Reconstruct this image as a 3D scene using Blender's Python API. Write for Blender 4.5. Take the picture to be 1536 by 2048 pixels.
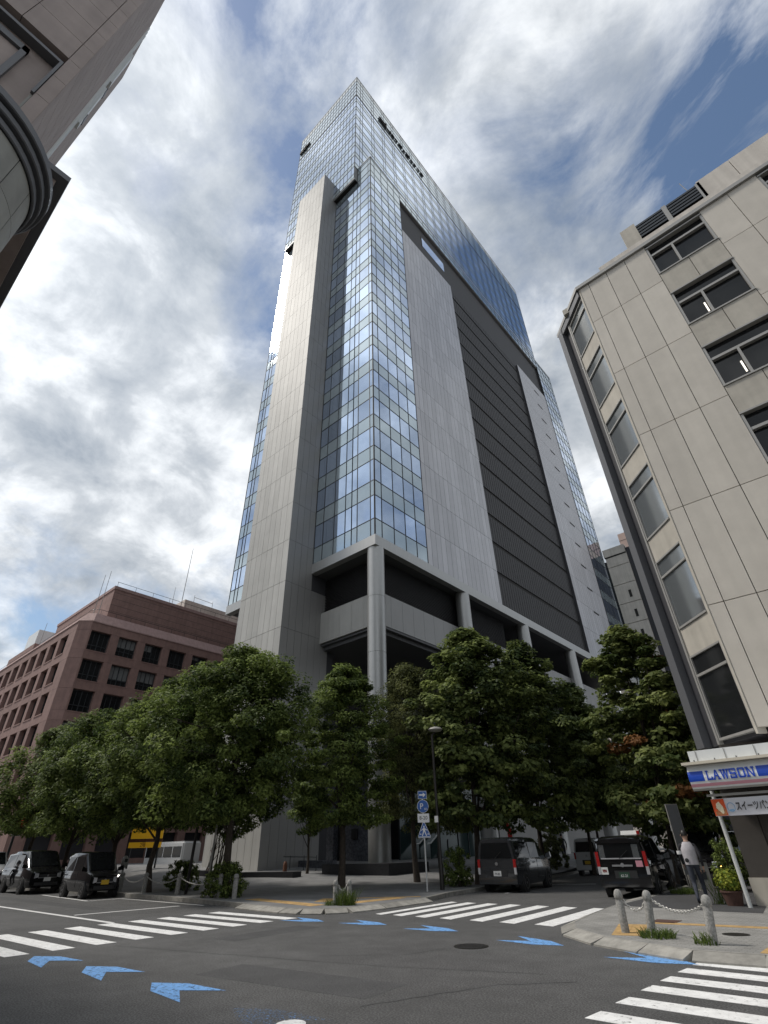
import bpy, bmesh, math, random
import numpy as np
from mathutils import Vector, Matrix
R=math.radians
rnd=random.Random(11); rng=np.random.default_rng(5)
for o in list(bpy.data.objects): bpy.data.objects.remove(o)
scn=bpy.context.scene; COL=scn.collection
# ---------------------------------------------------------------- camera
PITCH,ROLL,YAW=R(33.888),R(-1.45),R(40.976)
Fv=Vector((-math.sin(YAW)*math.cos(PITCH),math.cos(YAW)*math.cos(PITCH),math.sin(PITCH)))
Rv=Vector((math.cos(YAW),math.sin(YAW),0)); Uv=Rv.cross(Fv)
R2=math.cos(ROLL)*Rv+math.sin(ROLL)*Uv; U2=-math.sin(ROLL)*Rv+math.cos(ROLL)*Uv
cam_d=bpy.data.cameras.new('camera'); cam=bpy.data.objects.new('camera',cam_d); COL.objects.link(cam)
cam_d.sensor_fit='VERTICAL'; cam_d.sensor_height=36; cam_d.sensor_width=27; cam_d.lens=17.718
cam_d.clip_start=.05; cam_d.clip_end=3000
M=Matrix.Identity(4)
for i in range(3): M[i][0]=R2[i]; M[i][1]=U2[i]; M[i][2]=-Fv[i]
M[2][3]=1.6; cam.matrix_world=M; scn.camera=cam
# ---------------------------------------------------------------- sky
SUN=Vector((-.503,-.27,.82)).normalized()
w=bpy.data.worlds.new('World'); scn.world=w; w.use_nodes=True
nt=w.node_tree; N=nt.nodes; Lk=nt.links; N.clear()
def nd(t,**k):
    n=N.new(t)
    for a,b in k.items(): setattr(n,a,b)
    return n
def mth(op,a,b=None,c=None):
    n=nd('ShaderNodeMath',operation=op)
    for i,v in enumerate((a,b,c)):
        if v is None: continue
        if isinstance(v,(int,float)): n.inputs[i].default_value=v
        else: Lk.new(v,n.inputs[i])
    return n.outputs[0]
sky=nd('ShaderNodeTexSky',sky_type='NISHITA'); sky.sun_disc=False
sky.sun_elevation=math.asin(SUN.z); sky.sun_rotation=math.atan2(SUN.x,SUN.y); sky.air_density=1.3; sky.dust_density=.6; sky.ozone_density=1.5
tc=nd('ShaderNodeTexCoord'); sep=nd('ShaderNodeSeparateXYZ'); Lk.new(tc.outputs['Generated'],sep.inputs[0])
den=mth('ADD',mth('MAXIMUM',sep.outputs[2],0.0),.34)
cmb=nd('ShaderNodeCombineXYZ'); Lk.new(mth('DIVIDE',sep.outputs[0],den),cmb.inputs[0]); Lk.new(mth('DIVIDE',sep.outputs[1],den),cmb.inputs[1])
def noise(scale,detail,rough,off,dist=0,src=None):
    mp=nd('ShaderNodeMapping'); mp.inputs['Location'].default_value=off; Lk.new(src or cmb.outputs[0],mp.inputs[0])
    n=nd('ShaderNodeTexNoise'); n.inputs['Scale'].default_value=scale; n.inputs['Detail'].default_value=detail; n.inputs['Roughness'].default_value=rough; n.inputs['Distortion'].default_value=dist
    Lk.new(mp.outputs[0],n.inputs['Vector']); return n.outputs['Fac']
def ramp(f,*st):
    r=nd('ShaderNodeValToRGB'); e=r.color_ramp.elements
    while len(e)<len(st): e.new(.5)
    for q,(pos,c) in zip(e,st): q.position=pos; q.color=(*c,1) if isinstance(c,tuple) else (c,c,c,1)
    Lk.new(f,r.inputs[0]); return r.outputs[0]
def mix(f,a,b):
    n=nd('ShaderNodeMix',data_type='RGBA')
    for i,v in ((0,f),(6,a),(7,b)):
        if isinstance(v,(int,float)): n.inputs[i].default_value=v
        elif isinstance(v,tuple): n.inputs[i].default_value=(*v,1)
        else: Lk.new(v,n.inputs[i])
    return n.outputs[2]
COFF=(20.50,20.70,0)
cover=mth('ADD',mth('MULTIPLY',noise(1.25,2,.5,COFF),.62),mth('MULTIPLY',noise(3.6,11,.62,(0.76,29.21,0),.35),.5))
mask=ramp(cover,(.415,0.),(.475,.6),(.545,1.))
shade=mth('ADD',mth('MULTIPLY',noise(2.9,8,.57,(8.2,2.1,0),.25),.55),mth('MULTIPLY',noise(6.4,9,.6,(4,9,0),.3),.45))
dots=nd('ShaderNodeVectorMath',operation='DOT_PRODUCT'); Lk.new(tc.outputs['Generated'],dots.inputs[0]); dots.inputs[1].default_value=SUN
glow=mth('POWER',mth('MAXIMUM',dots.outputs['Value'],0),4.0)
cl=ramp(shade,(.37,(2.1,2.4,2.8)),(.48,(3.5,3.75,4.05)),(.61,(6.6,6.8,7.0)))
gl=nd('ShaderNodeVectorMath',operation='SCALE'); Lk.new(cl,gl.inputs[0]); Lk.new(mth('ADD',mth('MULTIPLY',glow,.35),.88),gl.inputs['Scale'])
bg=nd('ShaderNodeBackground'); bg.inputs['Strength'].default_value=.095
sk=nd('ShaderNodeVectorMath',operation='SCALE'); Lk.new(sky.outputs[0],sk.inputs[0]); sk.inputs['Scale'].default_value=.62
Lk.new(mix(mask,sk.outputs[0],gl.outputs[0]),bg.inputs[0])
wo=nd('ShaderNodeOutputWorld'); Lk.new(bg.outputs[0],wo.inputs[0])
# ---------------------------------------------------------------- sun behind thin cloud
sd=bpy.data.lights.new('sun','SUN'); sd.energy=1.5; sd.angle=R(10); sd.color=(1,.94,.86)
so=bpy.data.objects.new('sun',sd); COL.objects.link(so); so.rotation_euler=SUN.to_track_quat('Z','Y').to_euler(); so.location=(0,0,150)
vs=scn.view_settings; vs.view_transform='Standard'; vs.look='None'; vs.exposure=.9; vs.gamma=1; vs.use_curve_mapping=False
scn.render.engine='CYCLES'
# ---------------------------------------------------------------- materials
MATS={}
def mat(name,col,rough=.6,metal=0,var=.0,scale=3.,bump=0.,bscale=40.,spec=.5,streak=0.,emit=None,estr=0,alpha_noise=None,objvar=0.,coat=0.):
    if name in MATS: return MATS[name]
    m=bpy.data.materials.new(name); m.use_nodes=True; t=m.node_tree; b=t.nodes['Principled BSDF']; MATS[name]=m
    def n(ty,**k):
        q=t.nodes.new(ty)
        for a,v in k.items(): setattr(q,a,v)
        return q
    b.inputs['Base Color'].default_value=(*col,1); b.inputs['Roughness'].default_value=rough; b.inputs['Metallic'].default_value=metal; b.inputs['Specular IOR Level'].default_value=spec
    if coat: b.inputs['Coat Weight'].default_value=coat; b.inputs['Coat Roughness'].default_value=.03
    tcn=n('ShaderNodeTexCoord'); geo=n('ShaderNodeNewGeometry')
    cur=None
    def mul(cur,fac,lo,hi):
        mr=n('ShaderNodeMapRange'); t.links.new(fac,mr.inputs[0]); mr.inputs[1].default_value=.3; mr.inputs[2].default_value=.7; mr.inputs[3].default_value=lo; mr.inputs[4].default_value=hi
        s=n('ShaderNodeVectorMath',operation='SCALE')
        if cur is None: s.inputs[0].default_value=col
        else: t.links.new(cur,s.inputs[0])
        t.links.new(mr.outputs[0],s.inputs['Scale']); return s.outputs[0]
    if var:
        q=n('ShaderNodeTexNoise'); q.inputs['Scale'].default_value=scale; q.inputs['Detail'].default_value=8; q.inputs['Roughness'].default_value=.65
        t.links.new(geo.outputs['Position'],q.inputs['Vector']); cur=mul(cur,q.outputs['Fac'],1-var,1+var)
    if streak:
        mp=n('ShaderNodeMapping'); mp.inputs['Scale'].default_value=(1.5,1.5,.06); t.links.new(geo.outputs['Position'],mp.inputs[0])
        q=n('ShaderNodeTexNoise'); q.inputs['Scale'].default_value=2.2; q.inputs['Detail'].default_value=6; t.links.new(mp.outputs[0],q.inputs['Vector']); cur=mul(cur,q.outputs['Fac'],1-streak,1+streak*.4)
    if objvar:
        oi=n('ShaderNodeObjectInfo'); cur=mul(cur,oi.outputs['Random'],1-objvar,1+objvar)
    if cur is not None: t.links.new(cur,b.inputs['Base Color'])
    if bump:
        q=n('ShaderNodeTexNoise'); q.inputs['Scale'].default_value=bscale; q.inputs['Detail'].default_value=4
        t.links.new(geo.outputs['Position'],q.inputs['Vector']); bp=n('ShaderNodeBump'); bp.inputs['Strength'].default_value=bump; bp.inputs['Distance'].default_value=.02
        t.links.new(q.outputs['Fac'],bp.inputs['Height']); t.links.new(bp.outputs[0],b.inputs['Normal'])
    if emit: b.inputs['Emission Color'].default_value=(*emit,1); b.inputs['Emission Strength'].default_value=estr
    if alpha_noise:
        q=n('ShaderNodeTexNoise'); q.inputs['Scale'].default_value=alpha_noise[0]; q.inputs['Detail'].default_value=9; q.inputs['Roughness'].default_value=.8
        t.links.new(geo.outputs['Position'],q.inputs['Vector']); r=n('ShaderNodeMapRange'); r.inputs[1].default_value=alpha_noise[1]; r.inputs[2].default_value=alpha_noise[1]+.05
        t.links.new(q.outputs['Fac'],r.inputs[0]); t.links.new(r.outputs[0],b.inputs['Alpha'])
    return m
def speckle(m,sc,amt):
    t=m.node_tree; b=t.nodes['Principled BSDF']; src=b.inputs['Base Color'].links[0].from_socket
    q=t.nodes.new('ShaderNodeTexNoise'); q.inputs['Scale'].default_value=sc; q.inputs['Detail'].default_value=2
    g=t.nodes.new('ShaderNodeNewGeometry'); t.links.new(g.outputs['Position'],q.inputs['Vector'])
    mr=t.nodes.new('ShaderNodeMapRange'); mr.inputs[1].default_value=.35; mr.inputs[2].default_value=.68; mr.inputs[3].default_value=1-amt; mr.inputs[4].default_value=1+amt
    t.links.new(q.outputs['Fac'],mr.inputs[0]); s=t.nodes.new('ShaderNodeVectorMath'); s.operation='SCALE'; t.links.new(src,s.inputs[0]); t.links.new(mr.outputs[0],s.inputs['Scale']); t.links.new(s.outputs[0],b.inputs['Base Color'])
mat('asphalt',(.085,.0845,.084),.88,var=.16,scale=.6,bump=.7,bscale=95)
speckle(MATS['asphalt'],42,.55); speckle(MATS['asphalt'],.22,.12); speckle(MATS['asphalt'],2.1,.1)
mat('asphalt_patch',(.062,.062,.063),.9,var=.18,scale=1.5,bump=.5,bscale=90); speckle(MATS['asphalt_patch'],45,.5); mat('tar',(.03,.03,.031),.8,var=.2,scale=6)
mat('asphalt_walk',(.05,.05,.052),.9,var=.15,scale=1.2,bump=.5,bscale=90)
mat('paver',(.27,.265,.25),.85,var=.2,scale=1.3,bump=.3,bscale=30); mat('plaza_stone',(.2,.2,.2),.7,var=.16,scale=.8)
def tiles(m,w,h,off=.5,dark=.6):
    t=m.node_tree; b=t.nodes['Principled BSDF']; src=b.inputs['Base Color'].links[0].from_socket
    br=t.nodes.new('ShaderNodeTexBrick'); br.inputs['Scale'].default_value=1; br.inputs['Brick Width'].default_value=w; br.inputs['Row Height'].default_value=h; br.inputs['Mortar Size'].default_value=.008; br.offset=off
    br.inputs['Color1'].default_value=(1,1,1,1); br.inputs['Color2'].default_value=(.8,.8,.8,1); br.inputs['Mortar'].default_value=(dark,dark,dark,1)
    g=t.nodes.new('ShaderNodeNewGeometry'); t.links.new(g.outputs['Position'],br.inputs['Vector'])
    mx=t.nodes.new('ShaderNodeVectorMath'); mx.operation='MULTIPLY'; t.links.new(src,mx.inputs[0]); t.links.new(br.outputs['Color'],mx.inputs[1]); t.links.new(mx.outputs[0],b.inputs['Base Color'])
tiles(MATS['paver'],.2,.1); tiles(MATS['plaza_stone'],.6,.3)
mat('kerb',(.27,.26,.235),.85,var=.3,scale=4,bump=.3,objvar=.12)
mat('white_paint',(.74,.74,.73),.7,var=.16,scale=4,alpha_noise=(11,.385)); mat('line_paint',(.66,.66,.65),.7,var=.15,scale=5,alpha_noise=(9,.34))
mat('blue_paint',(.15,.34,.66),.7,var=.2,scale=8,alpha_noise=(12,.41)); mat('blue_worn',(.12,.3,.62),.7,var=.2,scale=8,alpha_noise=(30,.55))
mat('tactile',(.42,.27,.11),.85,var=.35,scale=5)
mat('vision',(.50,.60,.76),.02,.92,var=.05,scale=.4,objvar=.14); mat('spandrel',(.48,.56,.60),.07,.68,var=.05,scale=.6,objvar=.05)
mat('sky_bright_pale',(.7,.72,.7),.3,.2)
mat('mullion',(.035,.037,.04),.6,.1); mat('clad',(.46,.45,.425),.62,.1,var=.07,scale=.5,streak=.07,objvar=.05,spec=.25); mat('clad_side',(.44,.435,.45),.36,.42,var=.06,scale=.5,streak=.08,objvar=.07)
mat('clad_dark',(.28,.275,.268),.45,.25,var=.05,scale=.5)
mat('louvre',(.030,.028,.029),.6,.1,var=.08,scale=1); mat('dark_void',(.018,.018,.02),.8); mat('joint',(.045,.045,.05),.7)
mat('trim',(.43,.43,.42),.4,.4,streak=.05); mat('column_metal',(.4,.4,.39),.38,.6,var=.04,streak=.06)
mat('soffit',(.1,.1,.105),.6); mat('interior',(.035,.035,.04),.7)
mat('stone_wall',(.075,.08,.095),.6,var=.75,scale=7,bump=1.,bscale=7); mat('planter_stone',(.022,.022,.026),.6,var=.3,scale=9)
mat('brick_red',(.26,.16,.138),.8,var=.16,scale=1.2,bump=.15,bscale=50,streak=.12,objvar=.04); mat('brick_light',(.36,.24,.22),.8,var=.1,streak=.15)
mat('frame_dark',(.05,.055,.06),.4,.4); mat('glass_dark',(.014,.015,.016),.06,0,spec=.35); mat('blind',(.16,.165,.165),.5,var=.1,scale=4); mat('glass_grey',(.3,.32,.33),.05,.75)
mat('concrete_panel',(.54,.502,.443),.8,var=.07,scale=.9,streak=.05,objvar=.05,bump=.1,bscale=60); mat('concrete_grey',(.43,.40,.345),.8,var=.12,scale=1.2,streak=.12)
mat('alu',(.34,.33,.31),.45,.3,streak=.05); mat('joint_black',(.02,.018,.016),.8)
mat('tile_mauve',(.34,.28,.255),.7,var=.12,scale=1.,streak=.1); mat('tile_drum',(.3,.3,.275),.65,var=.12,scale=2,streak=.12,objvar=.05); mat('rim_grey',(.12,.122,.13),.5,.2)
mat('bg_concrete',(.54,.5,.45),.85,var=.12,scale=.6,streak=.14); mat('bg_pink',(.42,.31,.27),.8,var=.1,scale=.5)
mat('granite',(.27,.265,.25),.85,var=.45,scale=28,bump=.2,bscale=60); mat('chain',(.5,.49,.46),.5,.3)
mat('steel_white',(.6,.61,.6),.45,.2); mat('steel_black',(.02,.018,.016),.45,.2); mat('sign_blue',(.02,.10,.36),.4); mat('white',(.75,.75,.75),.5); mat('black',(.015,.015,.016),.5)
mat('bark',(.06,.048,.038),.95,var=.35,scale=9,bump=.8,bscale=20)
mat('tyre',(.018,.018,.018),.85); mat('rim',(.4,.4,.41),.35,.8); mat('car_black',(.008,.008,.009),.06,0,spec=.6,coat=.35); mat('car_grey',(.05,.054,.06),.2,.5,coat=.8); mat('car_silver',(.55,.56,.57),.3,.25,coat=.7); mat('car_white',(.6,.6,.59),.25,coat=.6)
mat('car_glass',(.01,.011,.012),.05,0,spec=.35); mat('plastic_black',(.02,.02,.021),.6); mat('lamp_red',(.35,.012,.012),.2,coat=.6); mat('lamp_clear',(.6,.6,.62),.1,.3,coat=.8); mat('lamp_on',(1,.6,.2),.3,emit=(1,.5,.12),estr=5.)
mat('plate_white',(.7,.7,.68),.5); mat('plate_yellow',(.65,.42,.03),.5); mat('plate_green',(.02,.06,.035),.5)
mat('skin',(.42,.26,.19),.6); mat('hair',(.012,.01,.009),.5); mat('cloth_black',(.018,.018,.022),.85); mat('cloth_navy',(.035,.04,.055),.9,var=.2,scale=20); mat('vest',(.42,.4,.42),.8,var=.15,scale=9); mat('shirt_white',(.6,.6,.6),.85)
mat('terracotta',(.08,.04,.03),.85,var=.25,scale=12)
mat('shop_white',(.72,.74,.74),.4,streak=.06); mat('shop_blue',(.01,.06,.42),.35); mat('shop_pink',(.6,.28,.34),.4); mat('cream',(.6,.55,.45),.5)
mat('banner_white',(.66,.66,.7),.8,var=.04,scale=6); mat('banner_red',(.6,.08,.015),.7,var=.2,scale=14); mat('banner_cream',(.7,.62,.45),.7,var=.25,scale=18); mat('banner_brown',(.38,.15,.06),.7,var=.4,scale=22); mat('banner_blue',(.2,.36,.55),.7)
mat('shop_wall',(.055,.048,.042),.7,var=.15,scale=3); mat('yellow_sign',(.75,.42,.02),.5,emit=(1,.55,.03),estr=.05); mat('red_flag',(.6,.02,.02),.7); mat('wood_brown',(.13,.05,.025),.7,var=.3,scale=9)
mat('signal_red',(.8,.02,.02),.4,emit=(1,.03,.03),estr=3.); mat('reflection_strip',(1,.95,.85),.4,emit=(1,.93,.8),estr=.7); mat('lit_white',(1,1,1),.5,emit=(1,1,1),estr=.8); mat('board_grey',(.16,.165,.17),.5,var=.05,scale=3); mat('glass_green',(.03,.05,.05),.08,.2)
def leafmat(name,c1,c2,tr=.35):
    m=bpy.data.materials.new(name); m.use_nodes=True; MATS[name]=m; t=m.node_tree; t.nodes.clear()
    at=t.nodes.new('ShaderNodeAttribute'); at.attribute_name='tone'
    mx=t.nodes.new('ShaderNodeMix'); mx.data_type='RGBA'; mx.inputs[6].default_value=(*c1,1); mx.inputs[7].default_value=(*c2,1); t.links.new(at.outputs['Fac'],mx.inputs[0])
    p=t.nodes.new('ShaderNodeBsdfPrincipled'); p.inputs['Roughness'].default_value=.6; p.inputs['Specular IOR Level'].default_value=.22; t.links.new(mx.outputs[2],p.inputs['Base Color'])
    tl=t.nodes.new('ShaderNodeBsdfTranslucent'); t.links.new(mx.outputs[2],tl.inputs[0])
    ms=t.nodes.new('ShaderNodeMixShader'); ms.inputs[0].default_value=tr; t.links.new(p.outputs[0],ms.inputs[1]); t.links.new(tl.outputs[0],ms.inputs[2])
    o=t.nodes.new('ShaderNodeOutputMaterial'); t.links.new(ms.outputs[0],o.inputs[0])
leafmat('leaf_dense',(.04,.066,.018),(.27,.34,.09),.42); leafmat('leaf_broad',(.042,.066,.022),(.27,.32,.10),.42); leafmat('leaf_olive',(.042,.054,.022),(.23,.245,.09),.42); leafmat('leaf_turn',(.06,.09,.026),(.29,.33,.11),.42); leafmat('leaf_orange',(.2,.09,.03),(.32,.16,.06))
leafmat('leaf_lime',(.1,.16,.02),(.4,.42,.06)); leafmat('grass',(.04,.07,.015),(.14,.19,.04))
# ---------------------------------------------------------------- helpers
class MB:
    def __init__(s): s.v=[]; s.f=[]
    def quad(s,a,b,c,d):
        i=len(s.v); s.v+=[tuple(a),tuple(b),tuple(c),tuple(d)]; s.f.append((i,i+1,i+2,i+3)); return s
    def box(s,x0,x1,y0,y1,z0,z1):
        i=len(s.v); x0,x1=min(x0,x1),max(x0,x1); y0,y1=min(y0,y1),max(y0,y1)
        s.v+=[(x0,y0,z0),(x1,y0,z0),(x1,y1,z0),(x0,y1,z0),(x0,y0,z1),(x1,y0,z1),(x1,y1,z1),(x0,y1,z1)]
        s.f+=[tuple(i+k for k in q) for q in ((0,3,2,1),(4,5,6,7),(0,1,5,4),(1,2,6,5),(2,3,7,6),(3,0,4,7))]; return s
    def prism(s,poly,z0,z1):
        i=len(s.v); n=len(poly); s.v+=[(x,y,z0) for x,y in poly]+[(x,y,z1) for x,y in poly]
        s.f+=[tuple(range(i+n-1,i-1,-1)),tuple(range(i+n,i+2*n))]+[(i+k,i+(k+1)%n,i+n+(k+1)%n,i+n+k) for k in range(n)]; return s
    def hexa(s,p):   # 8 corner points: bottom 4, top 4
        i=len(s.v); s.v+=[tuple(q) for q in p]
        s.f+=[tuple(i+k for k in q) for q in ((0,3,2,1),(4,5,6,7),(0,1,5,4),(1,2,6,5),(2,3,7,6),(3,0,4,7))]; return s
    def lathe(s,prof,n=20,c=(0,0)):   # prof: (r,z)
        i=len(s.v)
        for r,z in prof: s.v+=[(c[0]+r*math.cos(2*math.pi*k/n),c[1]+r*math.sin(2*math.pi*k/n),z) for k in range(n)]
        for j in range(len(prof)-1):
            s.f+=[(i+j*n+k,i+j*n+(k+1)%n,i+(j+1)*n+(k+1)%n,i+(j+1)*n+k) for k in range(n)]
        s.f+=[tuple(range(i+n-1,i-1,-1)),tuple(range(i+(len(prof)-1)*n,i+len(prof)*n))]; return s
    def tube(s,pts,rad,n=6):
        pts=[Vector(p) for p in pts]; i=len(s.v); rad=rad if isinstance(rad,(list,tuple)) else [rad]*len(pts)
        u=None
        for j,p in enumerate(pts):
            d=(pts[min(j+1,len(pts)-1)]-pts[max(j-1,0)]).normalized()
            if u is None: u=d.orthogonal().normalized()
            else: u=(u-d*u.dot(d)).normalized()
            w_=d.cross(u)
            s.v+=[tuple(p+rad[j]*(u*math.cos(2*math.pi*k/n)+w_*math.sin(2*math.pi*k/n))) for k in range(n)]
        for j in range(len(pts)-1):
            s.f+=[(i+j*n+k,i+j*n+(k+1)%n,i+(j+1)*n+(k+1)%n,i+(j+1)*n+k) for k in range(n)]
        s.f+=[tuple(range(i+n-1,i-1,-1)),tuple(range(i+(len(pts)-1)*n,i+len(pts)*n))]; return s
    def mesh(s,name):
        m=bpy.data.meshes.new(name); m.from_pydata(s.v,[],s.f); m.update(); return m
    def build(s,name,mt,parent=None,smooth=None,loc=None):
        m=s.mesh(name)
        if smooth:
            m.polygons.foreach_set('use_smooth',[True]*len(m.polygons)); m.set_sharp_from_angle(angle=R(smooth))
        return ob(name,m,mt,parent,loc)
def ob(name,me,mt=None,parent=None,loc=None):
    o=bpy.data.objects.new(name,me); COL.objects.link(o)
    if mt is not None and not me.materials: me.materials.append(MATS[mt])
    if parent is not None:
        o.parent=parent
        if loc is not None: o.location=loc
        elif parent.get('wo'): o.location=-Vector(parent['wo'])
    elif loc is not None: o.location=loc
    return o
def thing(name,label,cat,loc=(0,0,0),rz=0,group=None,world=False):
    o=bpy.data.objects.new(name,None); COL.objects.link(o); o.location=loc; o.rotation_euler=(0,0,rz); o.empty_display_size=.2
    o['label']=label; o['category']=cat
    if group: o['group']=group
    if world: o['wo']=tuple(loc)
    return o
def tag(o,label=None,cat=None,group=None,kind=None):
    for k,v in (('label',label),('category',cat),('group',group),('kind',kind)):
        if v: o[k]=v
    return o
def struct(name,mb,mt): return tag(mb.build(name,mt),kind='structure')
TXT={}
def text_mesh(s,size,ext=.004,off=0):
    c=bpy.data.curves.new('lettering','FONT'); c.body=s; c.size=size; c.extrude=ext; c.align_x='CENTER'; c.align_y='CENTER'; c.offset=size*off
    o=bpy.data.objects.new('lettering',c); COL.objects.link(o); dg=bpy.context.evaluated_depsgraph_get(); m=bpy.data.meshes.new_from_object(o.evaluated_get(dg)); bpy.data.objects.remove(o); m.materials.clear(); return m
def text(name,s,size,mt,parent,loc,rot,ext=.004,off=0):
    m=text_mesh(s,size,ext,off); o=bpy.data.objects.new(name,m); COL.objects.link(o); m.materials.append(MATS[mt]); o.parent=parent; o.location=loc; o.rotation_euler=rot; return o
# ================================================================ ground
road=struct('road',MB().quad((-900,-900,0),(900,-900,0),(900,1500,0),(-900,1500,0)),'asphalt')
KT=[(-160,14.9),(-60,14.6),(-26,14.35),(-22,14.0),(-18,13.5),(-16.2,13.3),(-15.4,13.35),(-14.8,13.7),(-14.4,14.3),(-14.25,15.7),(-14.4,18.4),(-14.75,19.6),(-15.1,20.6),(-15.9,25.3),(-16.9,31),(-18.2,38),(-19.4,45),(-24,92),(-30,150)]
KL=[(70,11.7),(0,11.7),(-2.5,11.7),(-3.53,11.6),(-4.36,11.9),(-5.33,12.35),(-6.3,13.2),(-6.8,14.2),(-7.25,16.6),(-7.75,20.2),(-7.8,23),(-8.0,27),(-8.4,31),(-10,45),(-15.5,92),(-21,150)]
def sstep(a): a=max(0,min(1,a)); return a*a*(3-2*a)
def zg(x,y):
    t=min(-15-x,y-15); u=(-x+y)/1.4142
    return .13+min(.87,.045*max(0,u-28))*sstep((t-1.5)/6)
def plaza():
    bm=bmesh.new()
    # boundary strip then grid clipped by the kerb polygon
    poly=KT+[(-160,150)]
    vs=[bm.verts.new((x,y,0)) for x,y in poly]; bm.faces.new(vs)
    for k in range(-60,-14,2): bmesh.ops.bisect_plane(bm,geom=bm.verts[:]+bm.edges[:]+bm.faces[:],plane_co=(k,0,0),plane_no=(1,0,0))
    for k in range(14,64,2): bmesh.ops.bisect_plane(bm,geom=bm.verts[:]+bm.edges[:]+bm.faces[:],plane_co=(0,k,0),plane_no=(0,1,0))
    for v in bm.verts: v.co.z=zg(v.co.x,v.co.y)
    bmesh.ops.recalc_face_normals(bm,faces=bm.faces[:])
    m=bpy.data.meshes.new('plaza'); bm.to_mesh(m); bm.free()
    if m.polygons[0].normal.z<0: m.flip_normals()
    return tag(ob('plaza_pavement',m,'plaza_stone'),kind='structure')
plz=plaza()
lawn=struct('pavement',MB().prism([(x,y) for x,y in KL]+[(70,150)],-.1,.125) if False else MB().prism(list(reversed(KL))+[(70,11.7)][:0]+[(70,150)][:0],-.1,.12),'paver') if False else None
bm=bmesh.new(); bm.faces.new([bm.verts.new((x,y,.12)) for x,y in KL+[(70,150)]]); m=bpy.data.meshes.new('pavement'); bm.to_mesh(m); bm.free()
if m.polygons[0].normal.z<0: m.flip_normals()
pav=tag(ob('pavement',m,'paver'),kind='structure')
nearp=struct('near_pavement',MB().prism([(-160,-40),(-2.2,-40),(-2.2,-3.2),(-3.0,-.2),(-4.6,1.2),(-7,1.9),(-160,2.2)],-.1,.12),'paver')
# asphalt strips let into the two far pavements
tag(MB().prism([(-7.4,18.5),(-4.6,18.0),(-3.6,18.0),(-4.6,26),(-6.5,45),(-10,45),(-7.95,30),(-7.5,22)],.121,.124).build('asphalt_strip','asphalt_walk',pav))
def resample(P,step):
    out=[]; 
    for (a,b),(c,d) in zip(P,P[1:]):
        n=max(1,int(math.hypot(c-a,d-b)/step+.5)); out+=[(a+(c-a)*k/n,b+(d-b)*k/n) for k in range(n)]
    return out+[P[-1]]
def kerbs(P,parent,side,ztop,lo):
    Q=resample(P,1.0)
    for a,b in zip(Q,Q[1:]):
        a,b=Vector(a),Vector(b); d=(b-a).normalized(); nn=Vector((-d.y,d.x))*side; g=d*.006
        h=lo((a+b)/2); o=rnd.uniform(-.004,.004)
        p=[a+g-nn*.012+nn*o,b-g-nn*.012+nn*o,b-g+nn*.17,a+g+nn*.17]
        if side<0: p=[p[3],p[2],p[1],p[0]]
        if h:
            e=nn*.3; i0,i1=(0,1) if side>0 else (3,2); q=[a+g-e,b-g-e,b-g+nn*.03,a+g+nn*.03]
            if side<0: q=[q[3],q[2],q[1],q[0]]
            zt=[.03,.03,ztop+.006,ztop+.006] if side>0 else [ztop+.006,ztop+.006,.03,.03]
            MB().hexa([(*k,-.05) for k in q]+[(*k,z) for k,z in zip(q,zt)]).build('kerb_stone','kerb',parent)
        else: MB().prism([tuple(q) for q in p],-.05,ztop+.006).build('kerb_stone','kerb',parent)
KTn=[q for q in KT if -62<q[0] and q[1]<50]; 
kerbs([(-60,14.6)]+KT[2:17],plz,1,.13,lambda c:1 if (-19<c.x<-13 and c.y<19) else 0)
kerbs(KL[1:14],pav,-1,.12,lambda c:1 if c.y<20 else 0)
# ---------------------------------------------------------------- road paint
def paint(poly,mt,name,z=.004): return MB().prism(poly,0.0005,z).build(name,mt,road)
for k in range(9):
    y=12.02-.9*k; x1=-14.62+.02*k; paint([(-18.6,y-.03),(x1,y),(x1,y+.45),(-18.65,y+.42)],'white_paint','crosswalk_stripe')
for x,wd in ((-13.3,.33),(-12.6,.43),(-11.75,.45),(-10.87,.46),(-9.87,.48),(-8.95,.5),(-7.95,.55)):
    y0=14.45; y1=18.9; paint([(x,y0),(x+wd,y0-.12),(x+wd-.34,y1-.1),(x-.34,y1)],'white_paint','crosswalk_stripe')
for y in (11.12,10.42,9.68,8.96,8.14,7.3,6.5,5.7): paint([(-3.45-(11.1-y)*.03,y),(1.1,y-.1),(1.1,y+.3),(-3.42-(11.1-y)*.03,y+.38)],'white_paint','crosswalk_stripe')
def line(a,b,wd,mt='line_paint'):
    a,b=Vector(a),Vector(b); d=(b-a).normalized(); n_=Vector((-d.y,d.x))*wd/2
    paint([tuple(a-n_),tuple(b-n_),tuple(b+n_),tuple(a+n_)],mt,'road_line')
line((-60,9.9),(-18.7,8.86),.17); line((-22.4,9.25),(-22.2,13.0),.17); line((-36.4,13.1),(-28.9,12.35),.12); line((-28.95,12.45),(-28.95,13.9),.12); line((-28.8,13.85),(-21.5,13.6),.1)
line((-13.9,23.2),(-14.4,28.3),.13); line((-14.9,29.3),(-12.9,30.2),.13); line((-14.9,36.2),(-13,37.3),.12)
paint([(-9.6,6.1),(-6.2,6.5),(-6.3,7.5),(-9.7,7.1)],'asphalt_patch','road_patch',.0016); paint([(-13.0,8.6),(-12.2,8.65),(-12.4,11.4),(-13.2,11.3)],'asphalt_patch','road_patch',.0016); paint([(-40,10.9),(-24,10.4),(-24,11.1),(-40,11.6)],'asphalt_patch','road_patch',.0016)
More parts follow.
